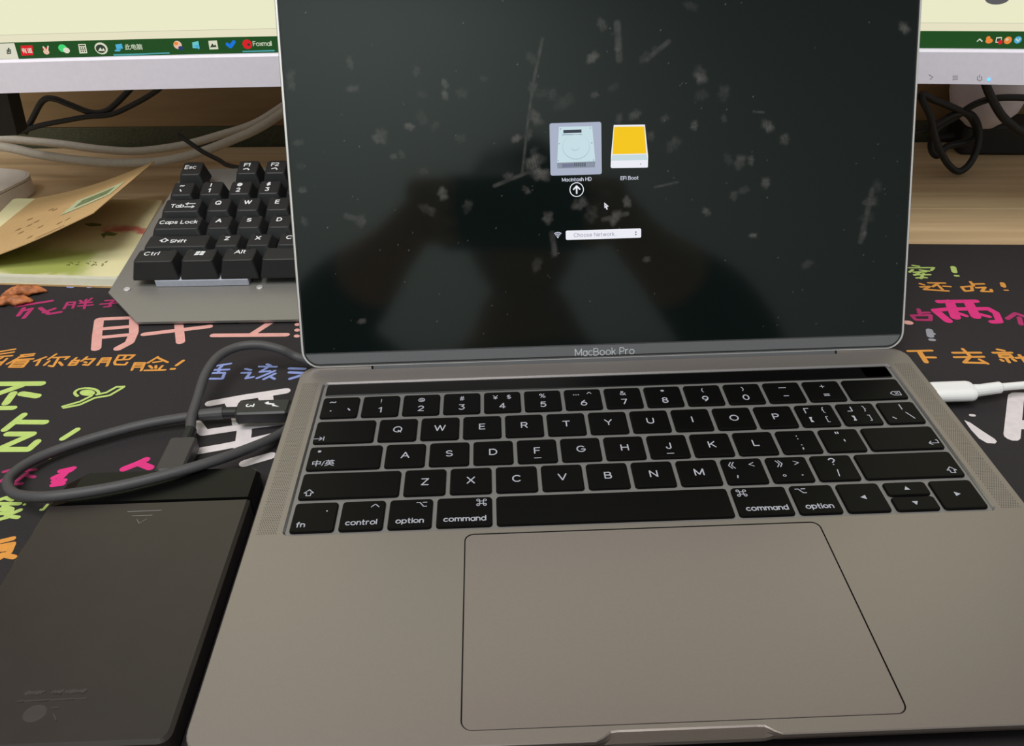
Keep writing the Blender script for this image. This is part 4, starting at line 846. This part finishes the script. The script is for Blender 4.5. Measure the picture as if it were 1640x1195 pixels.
nz = nt.nodes.new('ShaderNodeTexNoise'); nz.inputs['Scale'].default_value = 55; nz.inputs['Detail'].default_value = 6; nt.links.new(tc.outputs['Object'], nz.inputs['Vector'])
def mathn(op, a, b_):
    n = nt.nodes.new('ShaderNodeMath'); n.operation = op
    for i, q in enumerate((a, b_)):
        if isinstance(q, (int, float)): n.inputs[i].default_value = q
        else: nt.links.new(q, n.inputs[i])
    return n.outputs[0]
def mrng(v, a, b_, c=0.0, d=1.0):
    n = nt.nodes.new('ShaderNodeMapRange'); n.interpolation_type = 'SMOOTHSTEP'
    for i, q in zip((1, 2, 3, 4), (a, b_, c, d)): n.inputs[i].default_value = q
    nt.links.new(v, n.inputs[0]); return n.outputs[0]
nn_ = mathn('SUBTRACT', nz.outputs['Fac'], .5)
yv = mathn('ADD', sx.outputs['Y'], mathn('MULTIPLY', nn_, .03)); xv = mathn('ADD', sx.outputs['X'], mathn('MULTIPLY', nn_, .03))
yv2 = mathn('ADD', yv, mathn('MULTIPLY', sx.outputs['X'], .18))
gm = mathn('MULTIPLY', mrng(yv2, -.010, -.034), mrng(yv2, -.066, -.056)); gm = mathn('MULTIPLY', gm, mrng(xv, .052, .030))
pk = mathn('MULTIPLY', mathn('MULTIPLY', mrng(yv2, .008, .014), mrng(yv2, .021, .015)), mrng(xv, .018, .045))
def mixc(f, a, col):
    n = nt.nodes.new('ShaderNodeMix'); n.data_type = 'RGBA'; nt.links.new(f, n.inputs[0])
    if isinstance(a, tuple): n.inputs[6].default_value = a
    else: nt.links.new(a, n.inputs[6])
    n.inputs[7].default_value = col; return n.outputs[2]
c1 = mixc(gm, rgb(236, 226, 178), rgb(170, 178, 92)); c2 = mixc(pk, c1, rgb(214, 120, 104)); nt.links.new(c2, b.inputs['Base Color'])
g = G(); loft(g, [nquad(0, -9.8), nquad(.0, -5.0), nquad(.3, -3.2)], True, False); part('page_block', g.v, g.f, M_paper, nb, world=True)
g = G(); q = nquad(.3, -3.2); g.add(q, [tuple(range(len(q)))]); part('open_page', g.v, g.f, mpg, nb, world=True)
hz_ = lambda x, y: (lambda P: (P.x, P.y))(on_z(x * .20917, 250 + y * .20917, -3.1))
g = G()
for pts in ([(640, 520), (700, 512), (780, 520), (770, 535), (690, 538)], [(770, 600), (820, 575), (905, 595), (870, 612), (810, 608), (795, 630)]):
    q = [hz_(*p) for p in pts]
    if sum(a[0] * c_[1] - c_[0] * a[1] for a, c_ in zip(q, q[1:] + q[:1])) < 0: q.reverse()
    poly(g, q, -3.12)
for k in range(26):
    x = 500 + random.random() * 330; y = 806 + random.random() * 34; w = random.uniform(8, 22)
    q = [hz_(x, y), hz_(x + w, y - 6), hz_(x + w * .8, y + 6)]
    if sum(a[0] * c_[1] - c_[0] * a[1] for a, c_ in zip(q, q[1:] + q[:1])) < 0: q.reverse()
    poly(g, q, -3.12)
o = part('printed_leaves', g.v, g.f, mat('leaf_print', rgb(122, 132, 72), .8, vary=.3, scale=400), nb, world=True); o['kind'] = 'stuff'
# cover: a curling sheet hinged at the left
g = G(); nu, nv = 14, 6
A = Vector((-408, 226, -6.0)); B = Vector((-412, 350, -6.0)); NRc = Vector((-294.5, 222, 34.5)); FRc = Vector((-297.5, 341, 25.0))
for lay in (0, 1):
    for j in range(nv + 1):
        for i in range(nu + 1):
            u_, v_ = i / nu, j / nv
            P = (A * (1 - v_) + B * v_) * (1 - u_) + (NRc * (1 - v_) + FRc * v_) * u_
            P.z += -4.0 * math.sin(math.pi * u_) * (.7 + .3 * v_) - lay * .5; g.v.append(tuple(P))
n1 = (nu + 1) * (nv + 1)
for j in range(nv):
    for i in range(nu):
        a = j * (nu + 1) + i; g.f.append((a, a + 1, a + nu + 2, a + nu + 1)); g.f.append((n1 + a, n1 + a + nu + 1, n1 + a + nu + 2, n1 + a + 1))
rim = [i for i in range(nu + 1)] + [j * (nu + 1) + nu for j in range(1, nv + 1)] + [nv * (nu + 1) + i for i in range(nu - 1, -1, -1)] + [j * (nu + 1) for j in range(nv - 1, 0, -1)]
for k in range(len(rim)): a, c_ = rim[k], rim[(k + 1) % len(rim)]; g.f.append((a, n1 + a, n1 + c_, c_))
cov = part('front_cover', g.v, g.f, M_kraft, nb, world=True, smooth=False, label='kraft paper cover lifted off the page')
def cov_pt(u_, v_, up=.12):
    P = (A * (1 - v_) + B * v_) * (1 - u_) + (NRc * (1 - v_) + FRc * v_) * u_; P.z += -4.0 * math.sin(math.pi * u_) * (.7 + .3 * v_) + up; return tuple(P)
def cov_patch(name, u0, u1, v0, v1, m, up, par):
    g = G(); n = 6
    for i in range(n + 1):
        u_ = u0 + (u1 - u0) * i / n; g.v += [cov_pt(u_, v0, up), cov_pt(u_, v1, up)]
    g.f = [(2 * i, 2 * i + 2, 2 * i + 3, 2 * i + 1) for i in range(n)]
    return part(name, g.v, g.f, m, par, world=True)
cov_patch('cover_picture', .60, .93, .40, .66, mat('cover_print', rgb(196, 202, 160), .8), .3, cov)
cov_patch('cover_picture', .66, .88, .47, .60, mat('cover_print_leaf', rgb(122, 134, 92), .8, vary=.4, scale=300), .45, cov)
g = G()
for k in range(14):
    u_, v_ = random.uniform(.3, .75), random.uniform(.1, .7)
    if u_ > .55 and v_ > .35: continue
    g.add([cov_pt(u_, v_, .3), cov_pt(u_ + .03, v_ + .01, .3), cov_pt(u_ + .028, v_ + .035, .3), cov_pt(u_ + .004, v_ + .02, .3)], [(0, 1, 2, 3)])
for k in range(10): u_ = .62 + k * .018; g.add([cov_pt(u_, .03, .3), cov_pt(u_ + .012, .03, .3), cov_pt(u_ + .012, .05, .3), cov_pt(u_, .05, .3)], [(0, 1, 2, 3)])
o = part('cover_print', g.v, g.f, mat('cover_ink', rgb(178, 142, 96), .8), cov, world=True); o['kind'] = 'stuff'

# ------------------------------------------------------------------ white case behind the notebook
CM = Matrix.Translation((-462, 380, -13.2)) @ Matrix.Rotation(math.radians(-17), 4, 'Z')
wc = root('white_case', 'white rounded plastic case partly hidden behind the lifted kraft cover', 'case', CM)
g = G(); o0 = rrect(-60, 46, -58, 30, 20, 8); o1 = rrect(-59.2, 45.2, -57.2, 29.2, 19.2, 8); o2 = rrect(-57.5, 43.5, -55.5, 27.5, 17.5, 8)
loft(g, [[(x, y, 0) for x, y in o1], [(x, y, 1) for x, y in o0], [(x, y, 12) for x, y in o0]]); part('case_body', g.v, g.f, M_case, wc)
g = G(); loft(g, [[(x, y, 12.3) for x, y in o1], [(x, y, 12.6) for x, y in o0], [(x, y, 14.4) for x, y in o0], [(x, y, 15.2) for x, y in o2]]); part('case_lid', g.v, g.f, M_case, wc)

# ------------------------------------------------------------------ dried fruit
def fruit(p, q, w, h, lab, seed):
    rnd = random.Random(seed); a = on_z(*p, z=-11.0); c = on_z(*q, z=-11.0); d = (c - a); n = Vector((-d.y, d.x, 0)).normalized()
    rings = []; K = 14
    for i in range(K + 1):
        t_ = i / K; rr = max(.06, math.sin(math.pi * min(.97, max(.03, t_ * .95 + .02))) ** .7); cpt = a + d * t_; wob = 1 + .2 * rnd.uniform(-1, 1)
        ring = []
        for k in range(12):
            an = 2 * math.pi * k / 12; r1 = 1 + .18 * math.sin(3 * an + i) + .12 * rnd.uniform(-1, 1)
            ring.append(cpt + n * (math.cos(an) * w * rr * wob * r1) + Vector((0, 0, max(0, h * rr * (.8 + math.sin(an) * r1 * .9)) + .1)))
        rings.append(ring)
    g = G(); loft(g, rings); solo('dried_fruit', g.v, g.f, M_fruit, lab, 'dried fruit', smooth=True, group='dried fruit pieces on the mat')
fruit((2, 476), (76, 468), 4.2, 3.6, 'longer shrivelled orange fruit piece with a pointed tip lying behind the other', 3)
fruit((-14, 489), (54, 484), 4.4, 3.2, 'brighter orange shrivelled fruit piece nearest the pink writing', 5)

# ------------------------------------------------------------------ external drive
DX0, DX1, DY0, DY1, DT = -239.5, -157.0, -116.6, 15.9, -1.0
dr = root('external_drive', 'flat black external drive enclosure lying beside the laptop', 'external drive', Matrix.Translation((-198, -50, -11)))
SE = -4.7
g = G(); slab(g, DX0, DX1, DY0, SE - .15, -11, DT, (1.2, 1.2, 4, 4), 1.2, 5); part('body', g.v, g.f, M_drive, dr, world=True)
g = G()
oc = [(DX0, SE + .15), (DX1, SE + .15), (DX1, DY1 - 3), (DX1 - 3, DY1), (DX0 + 8, DY1), (DX0 + 2.0, DY1 - 6)]
ic = [(DX0 + 7.0, SE + .4), (DX1 - 1.2, SE + .4), (DX1 - 1.2, DY1 - 3.6), (DX1 - 3.6, DY1 - 1.2), (DX0 + 10, DY1 - 1.2), (DX0 + 7.6, DY1 - 4)]
loft(g, [[(x, y, -11) for x, y in oc], [(x, y, -2.6) for x, y in oc], [(x, y, DT) for x, y in ic]]); part('end_cap', g.v, g.f, M_driveg, dr, world=True, label='glossy black end cap')
def dp(px, py): P = on_z(px, py, DT); return (P.x, P.y)
dz4 = lambda x, y: dp(x * .3975, 720 + y * .3975)
g = G(); ribbon(g, [dz4(515, 251), dz4(650, 245)], .35, DT + .05); ribbon(g, [dz4(533, 268), dz4(613, 265)], .35, DT + .05); ribbon(g, [dz4(552, 282), dz4(560, 298), dz4(592, 280)], .22, DT + .05)
part('arrow_mark', g.v, g.f, M_etch, dr, world=True)
dz5 = lambda x, y: dp(x * .1951, 1060 + y * .1951)
g = G()
for k in range(16):
    x = 215 + k * 31
    if k in (5, 6): continue
    P, Q = dz5(x, 262 - (x - 215) * .035), dz5(x + 20, 250 - (x - 215) * .035); ribbon(g, [P, Q], .9 if k % 3 else 1.3, DT + .03)
for k in range(22): x = 150 + k * 26; ribbon(g, [dz5(x, 328 - k * 1.2), dz5(x + 14, 324 - k * 1.2)], .6, DT + .03)
c = dz5(285, 425); disc(g, c[0], c[1], 3.6, 3.2, DT + .03, 0, 18)
ribbon(g, [dz5(430, 380), dz5(480, 375)], .5, DT + .03); ribbon(g, [dz5(440, 430), dz5(460, 480)], .5, DT + .03)
part('faint_lettering', g.v, g.f, M_etchd, dr, world=True)

# ------------------------------------------------------------------ black data cable between laptop and drive
cb = root('data_cable', 'thick dark grey data cable looping over the external drive to the laptop', 'cable', Matrix.Translation((-196, 40, -11)))
PL = 60.3
g = G(); slab(g, -178.0, -153.0, PL - 5.6, PL + 5.6, -6.9, -0.4, 1.8, .8, 4)
plug = part('laptop_plug', g.v, g.f, M_plugb, cb, world=True, label='black plug marked with a lightning bolt')
g = G(); slab(g, -153.0, -151.35, PL - 4.1, PL + 4.1, -4.9, -2.5, .4, .1, 3); part('plug_tip', g.v, g.f, M_edge, plug, world=True)
g = G(); stext(g, '3', -171.5, PL + .6, 3.4, .7, -0.36, rot=-math.pi / 2)
q = [(-2.6, 1.6), (-.4, 1.3), (-.2, .5), (2.9, -.6), (.8, -.2), (.4, -1.1), (-1.8, .4)]
bolt = [(-3.4, .9), (-1.9, 1.7), (-1.5, .9), (1.0, .4), (.9, -.1), (3.4, -1.2), (.2, -.7), (.2, -.1), (-2.2, .2)]
g.add([(-161.2 + x * 1.15, PL + .8 + y * 1.7, -0.36) for x, y in bolt], [tuple(reversed(range(len(bolt))))])
part('plug_symbol', g.v, g.f, M_leg, plug, world=True)
CZ = -3.7
g = G(); tube(g, [(-178, PL, CZ), (-184.5, PL, CZ)], 2.7, 14); part('plug_neck', g.v, g.f, M_black, cb, world=True)
g = G(); tube(g, [(-184.5, PL, CZ), (-196, PL - .6, CZ - .3)], [3.0, 2.7], 14); part('strain_relief', g.v, g.f, M_cable, cb, world=True)
# drive-side plug
g = G(); slab(g, -203.2, -190.6, DY1 + .2, DY1 + 24, -8.4, -1.6, 2.2, .9, 4)
dpl = part('drive_plug', g.v, g.f, mat('plug_brown_black', rgb(58, 54, 55), .45, vary=.04), cb, world=True)
g = G(); tube(g, [(-196.9, DY1 + 24, -5), (-196.4, DY1 + 32, -3.8)], [3.2, 2.7], 14); part('strain_relief', g.v, g.f, M_black, cb, world=True)
def cp(px, py, z): P = on_z(px, py, z); return P
path = [Vector((-194, PL - .6, CZ - .3)), cp(250, 676, -5.5), cp(180, 693, -6.2), cp(100, 718, -6.3), cp(45, 742, -5.5), cp(14, 768, -3.8), cp(22, 790, -1.4), cp(60, 796, 1.4), cp(110, 792, 2.2), cp(190, 779, 2.2), cp(280, 757, 2.0), cp(350, 736, 0.6), cp(405, 716, -3.0), cp(437, 702, -6.0), Vector((-153.4, 52, -8.0)), Vector((-152.9, 62, -8.6)), Vector((-152.9, 80, -8.6)), Vector((-150, 97, -8.6)), Vector((-141, 111, -8.6)), Vector((-128, 116, -8.4)), Vector((-119, 110, -6.5)), Vector((-122, 103, -4.4)), Vector((-134, 100.5, -3.4)), Vector((-145, 100.5, -2.6)), cp(476, 572, -1.5), cp(450, 560, 3.0), cp(415, 552.5, 6.0), cp(380, 556, 6.5), cp(350, 571, 6.0), cp(329, 600, 4.0), cp(316, 640, 0.5), cp(307, 668, -2.0), Vector((-196.4, DY1 + 31, -3.8))]
g = G(); tube(g, smooth_path(path, 8), 2.35, 14); part('cord', g.v, g.f, M_cable, cb, world=True, smooth=True)

# ------------------------------------------------------------------ white charging cable on the right
wcb = root('charging_cable', 'white charging cable plugged into the right side of the laptop', 'cable', Matrix.Translation((180, 58, -11)))
def wp(px, py, z): return on_z(px, py, z)
PY = 57.5
g = G(); loops = []
for x, s in ((152.6, .96), (154, 1), (170, 1), (171.6, .93), (172.4, .8)):
    loops.append([(x, PY + y * s, -3.7 + z * s) for y, z in rrect(-6.2, 6.2, -3.2, 3.2, 3.1, 5)])
loft(g, loops); wpl = part('plug', g.v, g.f, M_plugw, wcb, world=True, smooth=False)
g = G(); slab(g, 151.35, 152.7, PY - 4.1, PY + 4.1, -4.9, -2.5, .4, .1, 3); part('plug_tip', g.v, g.f, M_edge, wpl, world=True)
g = G(); tube(g, [(172, PY, -3.7), (176, PY + .3, -3.7), (186, PY + 2.2, -3.8), (187, PY + 2.4, -3.8)], [3.3, 3.0, 2.9, 2.2], 16); part('strain_relief', g.v, g.f, M_plugw, wcb, world=True, smooth=False)
g = G(); tube(g, smooth_path([(186.5, PY + 2.3, -3.8), wp(1640, 617, -4.4), wp(1720, 612, -6.0), (260, 70, -8.6), (330, 60, -8.8), (420, 10, -8.8), (452, -90, -8.8), (450, -150, -8.8)], 8), 1.9, 12); part('cord', g.v, g.f, M_plugw, wcb, world=True, smooth=True)

# ------------------------------------------------------------------ cables and clutter behind, on the bare wood
def cable(name, pts, r, m, label, smooth=True):
    g = G(); tube(g, smooth_path(pts, 8), r, 12); return solo(name, g.v, g.f, m, label, 'cable', smooth=smooth)
Yb = lambda px, py, y: on_y(px, py, y)
cable('white_cable', [Yb(-60, 222, 446), Yb(0, 222, 444), Yb(50, 226, 442), Yb(100, 231, 440), Yb(160, 239, 436), Yb(220, 242, 436), Yb(290, 233, 438), Yb(350, 217, 440), Yb(410, 197, 442), Yb(470, 160, 446), Yb(560, 110, 452)], 3.3, M_whitec, 'upper of two thick white cables, printed, sagging behind the notebook')
cable('white_cable', [Yb(-60, 228, 418), Yb(10, 236, 415), Yb(60, 247, 412), Yb(120, 256, 409), Yb(180, 261, 408), Yb(250, 259, 408), Yb(310, 247, 410), Yb(370, 225, 414), Yb(420, 202, 418), Yb(480, 162, 424), Yb(560, 115, 430)], 3.6, M_whitec, 'lower of two thick white cables, sagging just above the kraft cover')
cable('keyboard_cable', [Yb(285, 216, 372), Yb(300, 226, 370), Yb(325, 243, 366), Yb(350, 256, 362), Yb(366, 265, 354), (KM @ Vector((42, 130.5, -17)))], 1.7, M_cabled, 'thin black cable running down to the mechanical keyboard')
cable('power_cable', [Yb(40, 213, 400), Yb(52, 190, 400), Yb(68, 162, 400), Yb(85, 158, 400), Yb(110, 167, 400), Yb(145, 180, 400), Yb(170, 178, 400), Yb(192, 160, 402), Yb(215, 135, 405), Yb(240, 100, 408)], 2.3, M_cabled, 'black cable bending up sharply under the left of the monitor')
cable('signal_cable', [Yb(30, 212, 396), Yb(65, 201, 396), Yb(100, 194, 396), Yb(140, 187, 396), Yb(175, 184, 396), Yb(205, 172, 397), Yb(250, 146, 400), Yb(290, 110, 405)], 2.0, M_cabled, 'black cable rising in a gentle slope under the left of the monitor')
b5p = lambda x, y, Y: on_y(1420 + x * .3349, y * .3349, Y)
cable('coiled_cable', [b5p(60, 640, 372), b5p(150, 630, 372), b5p(230, 600, 372), b5p(320, 550, 374), b5p(400, 545, 376), b5p(440, 610, 372), b5p(435, 700, 368), b5p(400, 780, 364), b5p(345, 820, 362), b5p(290, 780, 360), b5p(240, 680, 362), b5p(210, 560, 366), b5p(165, 455, 370), b5p(230, 480, 372), b5p(330, 520, 374), b5p(400, 560, 376), b5p(430, 640, 378), b5p(380, 680, 376), b5p(290, 700, 374), b5p(240, 745, 372), b5p(212, 700, 374), b5p(240, 620, 378), b5p(330, 560, 378), b5p(420, 500, 374), b5p(520, 470, 371), b5p(660, 468, 370), b5p(760, 480, 372)], 2.6, M_cabled, 'black cable coiled in loops on the wood right of the laptop screen')
cable('adapter_cable', [b5p(455, 330, 364), b5p(470, 390, 364), b5p(495, 455, 363), b5p(545, 545, 362), b5p(600, 600, 361), b5p(660, 640, 360), b5p(760, 655, 360)], 3.2, M_cabled, 'thick black cable dropping behind the monitor beside the round white pot')
AM = Matrix.Translation((394, 418, -13.2)) @ Matrix.Rotation(math.radians(-6), 4, 'Z')
ad = root('power_adapter', 'flat black power adapter on the wood beside the coiled cable', 'power adapter', AM)
g = G(); slab(g, -62, 90, -15, 21, 0, 24, 5, 2, 5); part('adapter_body', g.v, g.f, M_black, ad)
g = G(); tube(g, [(-62, 2, 11), (-76, 2, 9)], [4, 2.6], 12); part('strain_relief', g.v, g.f, M_cabled, ad)
c = on_y(1587, 140, 410)
pot = root('white_pot', 'round white pot standing on the power adapter behind the monitor', 'pot', Matrix.Translation((c.x, 412, 10.8)))
g = G(); tube(g, [(0, 0, 0.1), (0, 0, 2), (0, 0, 6), (0, 0, 14), (0, 0, 26), (0, 0, 44), (0, 0, 56)], [11, 13, 18, 25, 28.5, 30, 30], 32); part('pot_body', g.v, g.f, M_white, pot, smooth=True)
g = G(); tube(g, [(0, 0, 56.1), (0, 0, 60)], [31.5, 31.5], 32); part('pot_rim', g.v, g.f, M_white, pot)

# ------------------------------------------------------------------ the photographer, seen as a reflection in the dark screen
FWD = Vector((CR[2][0], CR[2][1], CR[2][2])); RGT = Vector(CR[0]); UPV = -Vector(CR[1])
phc = CC - FWD * 9 + RGT * 26 - UPV * 8
PHM = Matrix((( RGT.x, UPV.x, -FWD.x, phc.x), (RGT.y, UPV.y, -FWD.y, phc.y), (RGT.z, UPV.z, -FWD.z, phc.z), (0, 0, 0, 1)))
ph = root('smartphone', 'dark smartphone held sideways by the photographer, mirrored in the laptop screen', 'phone', PHM)
g = G(); slab(g, -79, 79, -37, 37, -4, 4, 9, 2, 6); part('phone_body', g.v, g.f, M_black, ph)
g = G(); slab(g, -76, 76, -34, 34, 4.02, 4.3, 7, .1, 6); part('phone_screen', g.v, g.f, mat('touch_glass', rgb(8, 8, 9), .12), ph)
g = G(); tube(g, [(-26, 8, -4.0), (-26, 8, -5.2)], [7, 6.6], 20); part('camera_lens', g.v, g.f, M_driveg, ph)
PJ = {}; PE = []; PRd = {}
def J(n, p, r_, par=None):
    PJ[n] = Vector(p); PRd[n] = r_
    if par: PE.append((par, n))
J('pelvis', (-12, -760, -210), 150); J('waist', (-12, -750, -110), 135, 'pelvis'); J('chest', (-14, -715, 20), 142, 'waist'); J('collar', (-15, -665, 135), 84, 'chest'); J('neck', (-15, -625, 190), 60, 'collar'); J('skull', (-15, -600, 262), 60, 'neck')
for sd, sx in (('l', -1), ('r', 1)):
    ex = -15 + sx * 262; wx = phc.x + sx * 112
    J('sh' + sd, (-15 + sx * 175, -650, 98), 70, 'collar'); J('el' + sd, (ex, -485, 165 if sx < 0 else 112), 58, 'sh' + sd); J('fa' + sd, ((ex + wx) / 2 + sx * 8, -400, 182 if sx < 0 else 166), 54, 'el' + sd)
    pw = PHM @ Vector((sx * 124, -34, 12)); J('wr' + sd, pw, 25, 'fa' + sd)
    pp = PHM @ Vector((sx * 103, -10, 4)); J('pa' + sd, pp, 21, 'wr' + sd)
    for k, yy in enumerate((30, 12, -6, -22)):
        pr = 'pa' + sd
        for q, (fx, fz) in enumerate(((95, -8), (82, -15), (64 - 3 * abs(k - 1), -14.5))):
            nm = 'f%s%d%d' % (sd, k, q); J(nm, PHM @ Vector((sx * fx, yy + (4 if q == 0 else 0) * 0, fz)), 9.0 - q * .7 - (.8 if k == 3 else 0), pr); pr = nm
    pr = 'pa' + sd
    for q, (fx, fy, fz) in enumerate(((90, -16, 17), (70, -6, 17), (54, 2, 15.5))):
        nm = 't%s%d' % (sd, q); J(nm, PHM @ Vector((sx * fx, fy, fz)), 10.5 - q, pr); pr = nm
    J('hip' + sd, (-12 + sx * 95, -740, -270), 88, 'pelvis'); J('kn' + sd, (-12 + sx * 120, -360, -240), 62, 'hip' + sd); J('an' + sd, (-12 + sx * 125, -380, -660), 40, 'kn' + sd); J('to' + sd, (-12 + sx * 130, -240, -725), 30, 'an' + sd)
nm = list(PJ); ix = {n: i for i, n in enumerate(nm)}
PB = Vector((-12, -700, -751))
me = bpy.data.meshes.new('person_body'); me.from_pydata([(PJ[n] - PB) * S for n in nm], [(ix[a], ix[b]) for a, b in PE], [])
tmp = bpy.data.objects.new('tmp', me); COL.objects.link(tmp); mdf = tmp.modifiers.new('skin', 'SKIN'); mdf.use_smooth_shade = True
lay = me.skin_vertices[0].data if me.skin_vertices else None
if lay is None:
    bmx = bmesh.new(); bmx.from_mesh(me); bmx.verts.layers.skin.verify(); bmx.to_mesh(me); bmx.free(); lay = me.skin_vertices[0].data
for i, n in enumerate(nm): lay[i].radius = (PRd[n] * S, PRd[n] * S); lay[i].use_root = (n == 'pelvis')
sb = tmp.modifiers.new('sub', 'SUBSURF'); sb.levels = 2; sb.render_levels = 2
bm_ = bpy.data.meshes.new_from_object(tmp.evaluated_get(bpy.context.evaluated_depsgraph_get())); bpy.data.objects.remove(tmp)
# head: an ellipsoid shaped into brow, eye hollows, nose, mouth and jaw, facing the laptop
hv = []; hf = []; NU, NV = 40, 28; hc = Vector((-15, -598, 332)); fdir = math.radians(16)
def bump_(u, v, cu, cv, su, sv): return math.exp(-((u - cu) / su) ** 2 - ((v - cv) / sv) ** 2)
for j in range(NV + 1):
    th = math.pi * j / NV
    for i in range(NU):
        phi = 2 * math.pi * i / NU
        x, y, z = math.sin(th) * math.sin(phi), math.sin(th) * math.cos(phi), math.cos(th)
        rx, ry, rz = 76, 94, 112
        if z < 0: rx *= 1 - .22 * z * z; 
        X, Y, Zc = x * rx, y * ry, z * rz
        if y > 0:
            Y += 20 * bump_(x, z, 0, -.12, .16, .2) - 9 * (bump_(x, z, .36, .06, .16, .12) + bump_(x, z, -.36, .06, .16, .12)) + 5 * bump_(x, z, 0, .26, .5, .1) + 5 * bump_(x, z, 0, -.5, .25, .06) + 7 * bump_(x, z, 0, -.86, .3, .14)
        X += (12 if x > 0 else -12) * bump_(abs(x), 0, 1, 0, .06, 1) * bump_(y, z, -.05, -.02, .2, .25)
        c, s_ = math.cos(fdir), math.sin(fdir)
        hv.append(hc + Vector((X, Y * c + Zc * s_, -Y * s_ + Zc * c)))
for j in range(NV):
    for i in range(NU):
        a, b_ = j * NU + i, j * NU + (i + 1) % NU; hf.append((a, a + NU, b_ + NU, b_))
bmx = bmesh.new(); bmx.from_mesh(bm_)
hvs = [bmx.verts.new((v - PB) * S) for v in hv]
for f in hf:
    try: bmx.faces.new([hvs[i] for i in f])
    except ValueError: pass
hz0 = (150 - PB.z) * S
for f in bmx.faces:
    c = f.calc_center_median() / S + PB; f.smooth = True
    hand = min((c - PJ['wrl']).length, (c - PJ['wrr']).length, (c - PJ['pal']).length, (c - PJ['par']).length) < 75 and c.y > -372
    f.material_index = 1 if (c.z > 168 and abs(c.x + 15) < 110 and c.y < -480) or hand else 0
bm_.materials.clear(); bmx.to_mesh(bm_); bmx.free(); bm_.materials.append(mat('dark_jacket', rgb(38, 40, 46), .85)); bm_.materials.append(mat('skin_tone', rgb(188, 142, 118), .5))
person = bpy.data.objects.new('person', None); COL.objects.link(person); person.location = (PB + Vector((0, 0, ZD))) * S
person['label'] = 'person in dark jacket holding up a phone, mirrored faintly in the laptop screen'; person['category'] = 'person'; FR[person.name] = Matrix.Translation(PB)
bo = bpy.data.objects.new('body', bm_); COL.objects.link(bo); bo.parent = person
g = G(); rows_ = []
for j in range(11):
    th = math.pi * .56 * j / 10 + .01; ring = []
    for i in range(32):
        phi = 2 * math.pi * i / 32; x, y, z = math.sin(th) * math.sin(phi), math.sin(th) * math.cos(phi), math.cos(th)
        if y > .45 and z < .5: z = .5 + (z - .5) * .1
        q = Vector((x * 83, y * 101, z * 121)); c, s_ = math.cos(fdir), math.sin(fdir); ring.append(hc + Vector((q.x, q.y * c + q.z * s_ - 3, -q.y * s_ + q.z * c + 1)))
    rows_.append(ring)
loft(g, rows_, True, False); part('hair', g.v, g.f, mat('black_hair', rgb(18, 16, 16), .5, scale=900, vary=.3), person, world=True, smooth=True)
ch = root('office_chair', 'dark office chair under the photographer', 'chair', Matrix.Translation((-12, -760, -751)))
g = G(); slab(g, -240, 240, -220, 220, 340, 395, 60, 20, 6); part('seat', g.v, g.f, M_black, ch)
g = G(); slab(g, -220, 220, -290, -245, 480, 950, 20, 10, 4); part('backrest', g.v, g.f, M_black, ch)
g = G(); tube(g, [(0, 0, 60), (0, 0, 340)], 28, 16); part('column', g.v, g.f, M_dalu, ch)
g = G(); tube(g, [(0, -150, 345), (0, -268, 350), (0, -275, 520)], 18, 10); part('back_bracket', g.v, g.f, M_dalu, ch)
for k in range(5):
    a = k * 1.2566 + .3; g = G(); tube(g, [(0, 0, 70), (math.cos(a) * 290, math.sin(a) * 290, 45), (math.cos(a) * 300, math.sin(a) * 300, 0.5)], [26, 16, 20], 10); part('leg', g.v, g.f, M_dalu, ch)
